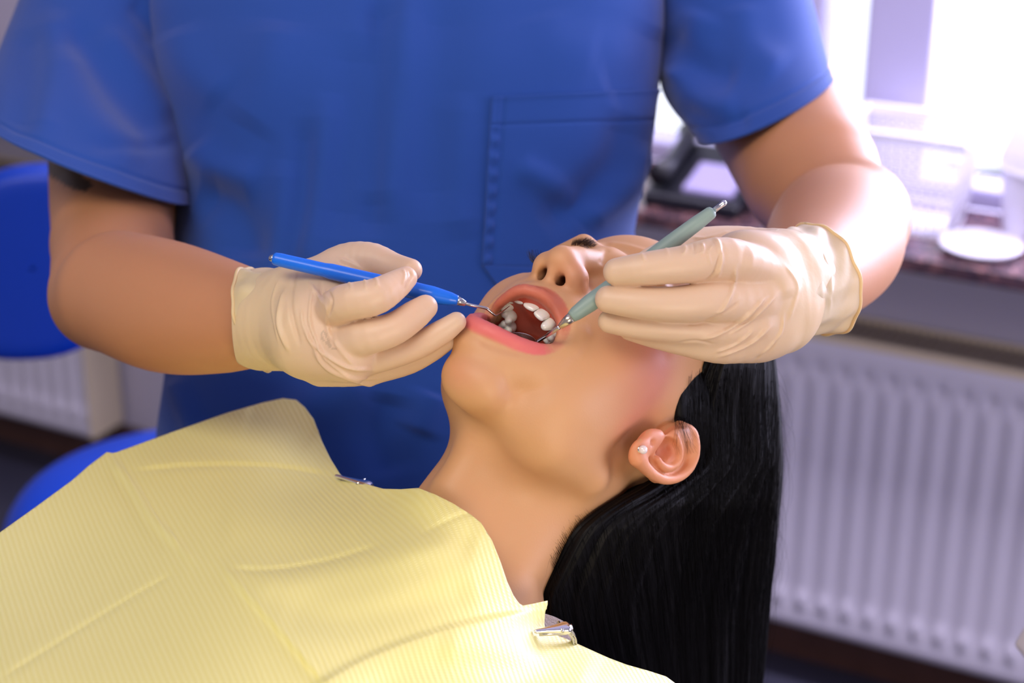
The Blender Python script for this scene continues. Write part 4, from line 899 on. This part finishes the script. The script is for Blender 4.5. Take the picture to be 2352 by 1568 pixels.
# short fine hairs along the nape hairline
hl = np.array([(1500, 1128), (1450, 1150), (1400, 1168), (1350, 1190), (1315, 1218), (1285, 1255), (1266, 1300)], float)
for i in range(1500):
    t0 = RNG.uniform(0, 1); p0 = cr(hl, 60)[int(t0 * 59)]; off = abs(RNG.normal()) * 11 - 10
    x0, y0 = p0[0] - off * .55, p0[1] - off * .85; L_ = RNG.uniform(20, 55); ang = RNG.normal() * .22; dx, dy = (.62 - .4 * t0 + ang), (.75 + .3 * t0)
    p = []
    for t_ in np.linspace(0, 1, 6):
        P_, N_ = cast(T_head, x0 + dx * L_ * t_, y0 + dy * L_ * t_ * t_ ** .4, .0002 + .0008 * t_)
        if P_ is not None and (not p or np.linalg.norm(P_ - p[-1]) < .012): p.append(P_)
    if len(p) > 3: paths.append(np.array(p)); rads.append(RNG.uniform(.00002, .00004))
sv, sf = strands(paths, rads); k0 = len(Vh)
Vh += list(sv); Fh += [tuple(i + k0 for i in x) for x in sf]
hair = mesh_obj('hair', Vh, Fh, M['hair'], patient, True, 'cam')
# ================================================================ earring
pc, pn = cast(T_head, 1473, 1032, .0016)
pearl = empty('earring', c2w(pc)); tag(pearl, 'small white pearl stud on the ear lobe of the reclined person', 'earring')
M['pearl'] = mat('pearl', lin(236, 224, 222), 0.18, coat=0.6, spec=0.7, sss=.1)
v, f = lathe(pc - np.array([0, 0, .0024]), pc, [(.0024 - .0024 * math.cos(a), .0024 * math.sin(a)) for a in np.linspace(0, math.pi, 22)], 32); mesh_obj('bead', v, f, M['pearl'], pearl, True, 'cam')
v, f = lathe(pc - pn * .0030, pc, [(0, .0014), (.0006, .0024), (.0012, .0022), (.0022, .0008)], 24); mesh_obj('setting', v, f, M['steel'], pearl, True, 'cam')
# ================================================================ bib
OUT = [(-60, 1262), (0, 1222), (80, 1165), (165, 1103), (205, 1068), (245, 1038), (262, 1040), (400, 990), (520, 948), (600, 925), (650, 914), (680, 918), (700, 935), (720, 962), (740, 1015), (760, 1055), (782, 1090), (830, 1108), (880, 1122), (920, 1123), (960, 1120),
       (1000, 1135), (1040, 1155), (1080, 1180), (1105, 1200), (1130, 1240), (1150, 1290), (1165, 1335), (1180, 1368), (1197, 1391), (1225, 1386), (1258, 1379), (1258, 1388), (1252, 1405), (1250, 1440), (1262, 1452), (1300, 1466), (1340, 1484), (1375, 1500), (1400, 1511), (1440, 1526), (1490, 1540), (1530, 1553), (1560, 1575), (1600, 1640), (1600, 1760), (-60, 1760)]
CT = [(0, 1222, 1.00), (245, 1038, 1.09), (450, 970, 1.12), (650, 914, 1.135), (740, 1010, 1.09), (790, 1088, 1.035), (900, 1120, .985), (960, 1120, .956), (1040, 1152, .935), (1110, 1205, .925), (1150, 1290, .920), (1197, 1390, .918), (1258, 1380, .935), (1250, 1440, .932),
      (1400, 1511, .952), (1550, 1568, .965), (1600, 1760, .90), (1200, 1568, .885), (900, 1568, .845), (600, 1568, .825), (0, 1568, .83), (-60, 1760, .78), (900, 1760, .79), (300, 1300, .945), (600, 1300, .915), (900, 1300, .905), (600, 1100, 1.03), (400, 1100, 1.04), (900, 1200, .945), (1200, 1480, .905), (150, 1250, .985), (1350, 1600, .90)]
def sheet(outline, ct, step, foldsf, name, m, parent, th, doff=0.0):
    o = np.array(outline, float); x0, y0 = o.min(0); x1, y1 = o.max(0)
    nx, ny = int((x1 - x0) / step) + 2, int((y1 - y0) / step) + 2; gx, gy = np.meshgrid(x0 + step * np.arange(nx), y0 + step * np.arange(ny)); Q = np.stack([gx.ravel(), gy.ravel()], 1)
    ins = in_poly(Q, o); I = ins.reshape(ny, nx); near_ = I.copy()
    near_[1:] |= I[:-1]; near_[:-1] |= I[1:]; near_[:, 1:] |= I[:, :-1]; near_[:, :-1] |= I[:, 1:]; nn2 = near_.copy(); nn2[1:] |= near_[:-1]; nn2[:, 1:] |= near_[:, :-1]; nn2[:-1] |= near_[1:]; nn2[:, :-1] |= near_[:, 1:]
    cell = (I[:-1, :-1] | I[1:, :-1] | I[:-1, 1:] | I[1:, 1:]); used = np.zeros(nx * ny, bool); cs = np.argwhere(cell); base = cs[:, 0] * nx + cs[:, 1]
    Fq = np.stack([base, base + nx, base + nx + 1, base + 1], 1); used[Fq.ravel()] = True
    oo = np.vstack([o, o[:1]]); out_idx = np.where(used & ~ins)[0]
    qq = Q[out_idx]; bd = np.full(len(qq), 1e9); bp_ = qq.copy()
    for a_, b_ in zip(oo[:-1], oo[1:]):
        ab = b_ - a_; tt = np.clip(((qq - a_) @ ab) / (ab @ ab), 0, 1); pp = a_ + tt[:, None] * ab; d = np.linalg.norm(qq - pp, axis=1); k_ = d < bd; bd[k_] = d[k_]; bp_[k_] = pp[k_]
    Q[out_idx] = bp_
    idx = -np.ones(nx * ny, int); idx[used] = np.arange(used.sum()); Q = Q[used]; F = idx[Fq]
    D = rbf([c[:2] for c in ct], [c[2] for c in ct], Q) + doff
    D = D - foldsf(Q)
    P = np.stack([(Q[:, 0] - 1176) / FPX * D, (784 - Q[:, 1]) / FPX * D, -D], 1)
    n_ = normals(P, F); n_ *= np.sign((n_ * -P).sum(1))[:, None]; back = P - th(P, n_); kx = len(P)
    E2 = {}
    for q4 in F.tolist():
        for a_, b_ in zip(q4, q4[1:] + q4[:1]): E2[(a_, b_)] = 1
    FF = F[:, ::-1].tolist() if ((normals(P, F) * -P).sum() < 0) else F.tolist(); flip = FF != F.tolist()
    Fb = [[i + kx for i in q4[::-1]] for q4 in FF]; side = [(a_, b_) for (a_, b_) in E2 if (b_, a_) not in E2]
    Fs = [[a_, b_, b_ + kx, a_ + kx] if flip else [b_, a_, a_ + kx, b_ + kx] for a_, b_ in side]
    ob = mesh_obj(name, np.vstack([P, back]), FF + Fb + Fs, m, parent, True, 'cam')
    uv = ob.data.uv_layers.new(name='UVMap'); lv_ = np.zeros(len(ob.data.loops), int); ob.data.loops.foreach_get('vertex_index', lv_)
    # sheet coordinates measured on the cloth (metres) so that the embossing follows it
    w3 = c2w(np.vstack([P, P])); ex = c2w(V(1000, 1400, .9)) - c2w(V(200, 1300, .9)); ex[2] = 0; ex /= np.linalg.norm(ex); ey = np.array([-ex[1], ex[0], 0])
    UV = np.stack([w3 @ ex, w3 @ ey], 1); uv.data.foreach_set('uv', UV[lv_].ravel()); return ob, P, F
def gauss(Q, line, w, h, onesided=0):
    d, sd, pos = seg_dist(Q, spl(line, 40)); g = np.exp(-(d / w) ** 2) * np.clip(np.sin(np.pi * np.clip(pos, .02, .98)) * 3, 0, 1)
    if onesided: g = g * np.where(sd * onesided > 0, 1, np.exp(-(d / (w * .12)) ** 2))
    return g * h
def bib_folds(Q):
    z = np.zeros(len(Q)); K = 1.0
    for a in [([(245, 1040), (300, 1110), (345, 1180), (400, 1240), (455, 1300)], 10, .0020), ([(260, 1050), (315, 1120), (360, 1190), (420, 1255)], 16, .003, 1), ([(300, 1083), (450, 1070), (620, 1072), (770, 1094)], 6, -.0030), ([(300, 1075), (450, 1060), (620, 1060), (760, 1080)], 26, .0022),
              ([(520, 1305), (620, 1308), (740, 1290), (880, 1250)], 6, -.0026), ([(560, 1330), (680, 1330), (850, 1290), (1080, 1230)], 34, .0035), ([(0, 1560), (150, 1465), (280, 1385), (410, 1310)], 5, -.0020),
              ([(520, 1305), (560, 1355), (640, 1440), (740, 1556)], 7, .0012), ([(500, 1285), (560, 1352), (640, 1438), (740, 1556), (820, 1650)], 80, .0032, -1),
              ([(640, 1390), (760, 1425), (900, 1405), (1100, 1350)], 40, -.003), ([(700, 1592), (850, 1510), (1030, 1445), (1240, 1400)], 60, .0040, 1),
              ([(560, 940), (640, 960), (720, 1020)], 40, -.004), ([(860, 1130), (960, 1190), (1040, 1230), (1100, 1250)], 40, -.004), ([(500, 1180), (680, 1200), (850, 1180)], 60, .004), ([(1000, 1480), (1200, 1500), (1380, 1560)], 40, .003), ([(960, 1230), (1040, 1190), (1100, 1170)], 5, -.0012)]:
        z += K * gauss(Q, *a)
    return z
def bib_mat():
    m = mat('yellow_paper', lin(240, 226, 160), 0.46, spec=0.75, sheen=0.1); N = m.node_tree.nodes; L = m.node_tree.links; p = N['Principled BSDF']
    uv = N.new('ShaderNodeUVMap'); mp = N.new('ShaderNodeMapping'); mp.inputs['Rotation'].default_value = (0, 0, math.radians(-25)); L.new(uv.outputs[0], mp.inputs[0])
    w = N.new('ShaderNodeTexWave'); w.bands_direction = 'X'; w.inputs['Scale'].default_value = 105; w.inputs['Distortion'].default_value = 0.6; w.inputs['Detail'].default_value = 1; L.new(mp.outputs[0], w.inputs['Vector'])
    w2 = N.new('ShaderNodeTexWave'); w2.bands_direction = 'Y'; w2.inputs['Scale'].default_value = 230; w2.inputs['Distortion'].default_value = 0.5; L.new(mp.outputs[0], w2.inputs['Vector'])
    mu = N.new('ShaderNodeMath'); mu.operation = 'MULTIPLY'; L.new(w.outputs['Fac'], mu.inputs[0]); L.new(w2.outputs['Fac'], mu.inputs[1])
    ad = N.new('ShaderNodeMath'); ad.operation = 'ADD'; L.new(w.outputs['Fac'], ad.inputs[0]); L.new(mu.outputs[0], ad.inputs[1])
    b = N.new('ShaderNodeBump'); b.inputs['Strength'].default_value = 0.28; b.inputs['Distance'].default_value = 0.0004; L.new(ad.outputs[0], b.inputs['Height']); L.new(b.outputs[0], p.inputs['Normal'])
    r = N.new('ShaderNodeMix'); r.data_type = 'RGBA'; r.inputs[6].default_value = lin(240, 230, 140); r.inputs[7].default_value = lin(245, 237, 156); L.new(w.outputs['Fac'], r.inputs[0]); L.new(r.outputs[2], p.inputs['Base Color']); return m
M['bib'] = bib_mat()
thin = lambda P, n_: n_ * .0006
bib, bP, bF = sheet(OUT, CT, 5, bib_folds, 'dental_bib', M['bib'], None, thin)
tag(bib, 'yellow embossed paper bib draped over the chest of the reclined person', 'bib')
# knitted grey top under the bib
M['knit'] = mat('grey_knit', lin(168, 150, 140), 0.9, sheen=0.3, bump=(900, 0.9, 0.0015))
INN = [(-60, 1290), (60, 1215), (200, 1105), (300, 1050), (600, 950), (680, 945), (715, 1030), (760, 1095), (880, 1135), (960, 1132), (1040, 1165), (1100, 1215), (1135, 1300), (1170, 1385), (1225, 1405), (1250, 1408), (1275, 1416), (1302, 1430), (1314, 1448), (1322, 1486), (1400, 1522), (1500, 1552), (1570, 1640), (1570, 1760), (-60, 1760)]
down = w2c(np.array([0, 0, CAMZ - 1.0])) - w2c(np.array([0, 0, CAMZ])); down /= np.linalg.norm(down)
def thick(P, n_): return -(down * .15) * np.ones_like(P) - np.array([0, 0, 0])
sheet(INN, CT, 9, lambda Q: 0 * Q[:, 0], 'knit_top', M['knit'], patient, thick, .017)
# ================================================================ bib chain with its clips
cb = empty('bib_chain', c2w(V(1270, 1445, .925))); tag(cb, 'steel bib chain with a chrome clip biting the paper edge at each shoulder', 'bib clip')
def clip(tail, head, up, sc=1.0, name='clip'):
    tail, head = np.asarray(tail), np.asarray(head); ax = head - tail; L = np.linalg.norm(ax); ax /= L; up = up - ax * (up @ ax); up /= np.linalg.norm(up); sd = np.cross(ax, up)
    rg = [(tail - ax * .0003, sd * .0006, up * .0006, 2), (tail + ax * .001, sd * .0013 * sc, up * .0012 * sc, 2), (tail + ax * L * .3, sd * .0017 * sc, up * .0014 * sc, 2.3), (tail + ax * L * .65, sd * .0029 * sc, up * .0020 * sc, 2.4), (tail + ax * L * .85, sd * .0040 * sc, up * .0026 * sc, 2.4), (tail + ax * L * .96, sd * .0040 * sc, up * .0026 * sc, 2.2), (head + ax * .0012, sd * .0022 * sc, up * .0014 * sc, 2)]
    v, f = loft(rg, 28, 40); o = mesh_obj(name, v, f + [tuple(range(27, -1, -1)), tuple(39 * 28 + j for j in range(28))], M['chrome'], cb, True, 'cam')
    lo = tail + ax * L * .15 - up * .0026 * sc; v, f = tube_mesh([lo, tail + ax * L * .5 - up * .0030 * sc, head - up * .0034 * sc - ax * .002, head - up * .0028 * sc + ax * .001], [.0009, .0011, .0014, .0009], 10); mesh_obj('lower_jaw', v, f, M['steel'], o, True, 'cam')
    v, f = tube_mesh([tail + ax * L * .74 + up * .001 - sd * .0042 * sc, tail + ax * L * .74 + up * .001 + sd * .0042 * sc], .0008, 10); mesh_obj('pivot', v, f, M['steel'], o, True, 'cam'); return o
upv = np.array([-.1, .80, .55])
clip(V(1228, 1450, .918), V(1308, 1440, .923), upv, .95)
clip(V(771, 1092, 1.028), V(850, 1115, 1.012), np.array([.1, .8, .5]), .8)
lk = []
pts = cr([V(1306, 1447, .928), V(1317, 1462, .935), V(1320, 1480, .945), V(1330, 1500, .98), V(1250, 1450, 1.06), V(1050, 1300, 1.10), V(940, 1200, 1.07), V(860, 1120, 1.02)], 90)
b = MB()
for i in range(0, 89):
    p0 = pts[i]; tdir = pts[i + 1] - p0; tdir /= np.linalg.norm(tdir); a_ = np.cross(tdir, [.2, .9, .3]); a_ /= np.linalg.norm(a_); c_ = np.cross(tdir, a_); s_ = a_ if i % 2 else c_
    ring = [c2w(p0 + .0024 * math.cos(t_) * tdir + .0014 * math.sin(t_) * s_) for t_ in np.linspace(0, 2 * math.pi, 11)]; b.tube(ring, .0004, 6, False)
b.build('chain', M['steel'], cb, True)
# ================================================================ dental chair under the patient
M['chair_v'] = mat('grey_vinyl', lin(92, 96, 112), 0.45)
ch = empty('dental_chair', c2w(V(500, 1700, .95)) * [1, 1, 0]); tag(ch, 'reclined dental chair carrying the person under the yellow bib', 'dental chair')
BW = lambda x, y, z: c2w(V(x, y, z))
def slab(pts, th, name, m, bv=.025):
    b = MB(); b.hexa([np.array(p) - [0, 0, th] for p in pts] + [np.array(p) for p in pts]); return b.build(name, m, ch, bevel=bv)
cx, cy = c2w(V(600, 1500, .95))[:2]
def cbox(x0, x1, y0, y1, z0, z1, name, m, bv=.03):
    b = MB(); b.box(x0, x1, y0, y1, z0, z1); return b.build(name, m, ch, bevel=bv)

zt = 0.915
fdir = c2w(V(0, 1568, .83)) - c2w(V(1080, 1290, .985)); fdir[2] = 0; fdir /= np.linalg.norm(fdir); sdir = np.array([-fdir[1], fdir[0], 0]); nb = c2w(V(1000, 1330, 1.03)); nb[2] = zt
pt = lambda a, s_, z=zt: np.array([nb[0], nb[1], 0]) + fdir * a + sdir * s_ + [0, 0, z]
slab([pt(.10, -.24), pt(.78, -.26), pt(.78, .26), pt(.10, .24)], .09, 'backrest', M['chair_v'])
slab([pt(.79, -.27, zt - .06), pt(1.30, -.27, zt - .06), pt(1.30, .27, zt - .06), pt(.79, .27, zt - .06)], .10, 'seat', M['chair_v'])
slab([pt(1.31, -.25, zt - .10), pt(1.95, -.22, zt - .20), pt(1.95, .22, zt - .20), pt(1.31, .25, zt - .10)], .07, 'leg_rest', M['chair_v'])
slab([pt(-.13, -.12, 1.035), pt(.07, -.13, .985), pt(.07, .03, .985), pt(-.13, .04, 1.035)], .04, 'headrest', M['chair_v'], .015) if False else None
slab([pt(.70, -.14, .72), pt(1.2, -.14, .72), pt(1.2, .14, .72), pt(.70, .14, .72)], .62, 'column', M['plastic_white'], .04)
slab([pt(.45, -.25, .08), pt(1.45, -.25, .08), pt(1.45, .25, .08), pt(.45, .25, .08)], .08, 'base', M['plastic_white'], .03)
# cream corner of the dental unit at the bottom right edge
un = empty('dental_unit', c2w(V(2480, 1700, 1.25)) * [1, 1, 0]); tag(un, 'cream rounded corner of a dental unit at the bottom right edge', 'dental unit')
uc = c2w(V(2318, 1470, 1.25)); M['cream'] = mat('cream_plastic', lin(226, 216, 196), 0.35)
b = MB(); d1 = np.array([.96, .28, 0]); d2 = np.array([.22, -.97, 0]); P4 = [uc, uc + d1 * .4, uc + d1 * .4 + d2 * .3, uc + d2 * .3]
up_ = np.array([.10, .02, 1.]); b.hexa([p - [0, 0, .004] for p in P4] + [p + up_ * .055 + d1 * .025 * (i in (0, 3)) for i, p in enumerate(P4)]); b.build('tray', M['cream'], un, bevel=.006)
b = MB(); c_ = uc + d1 * .25 + d2 * .15; b.tube([[c_[0], c_[1], uc[2] - .003], [c_[0], c_[1], .04]], .04, 20); b.build('stand', M['cream'], un, True)
b = MB(); b.tube([[c_[0], c_[1], .04], [c_[0], c_[1], 0]], [.15, .17], 32); b.build('base', M['cream'], un, True)
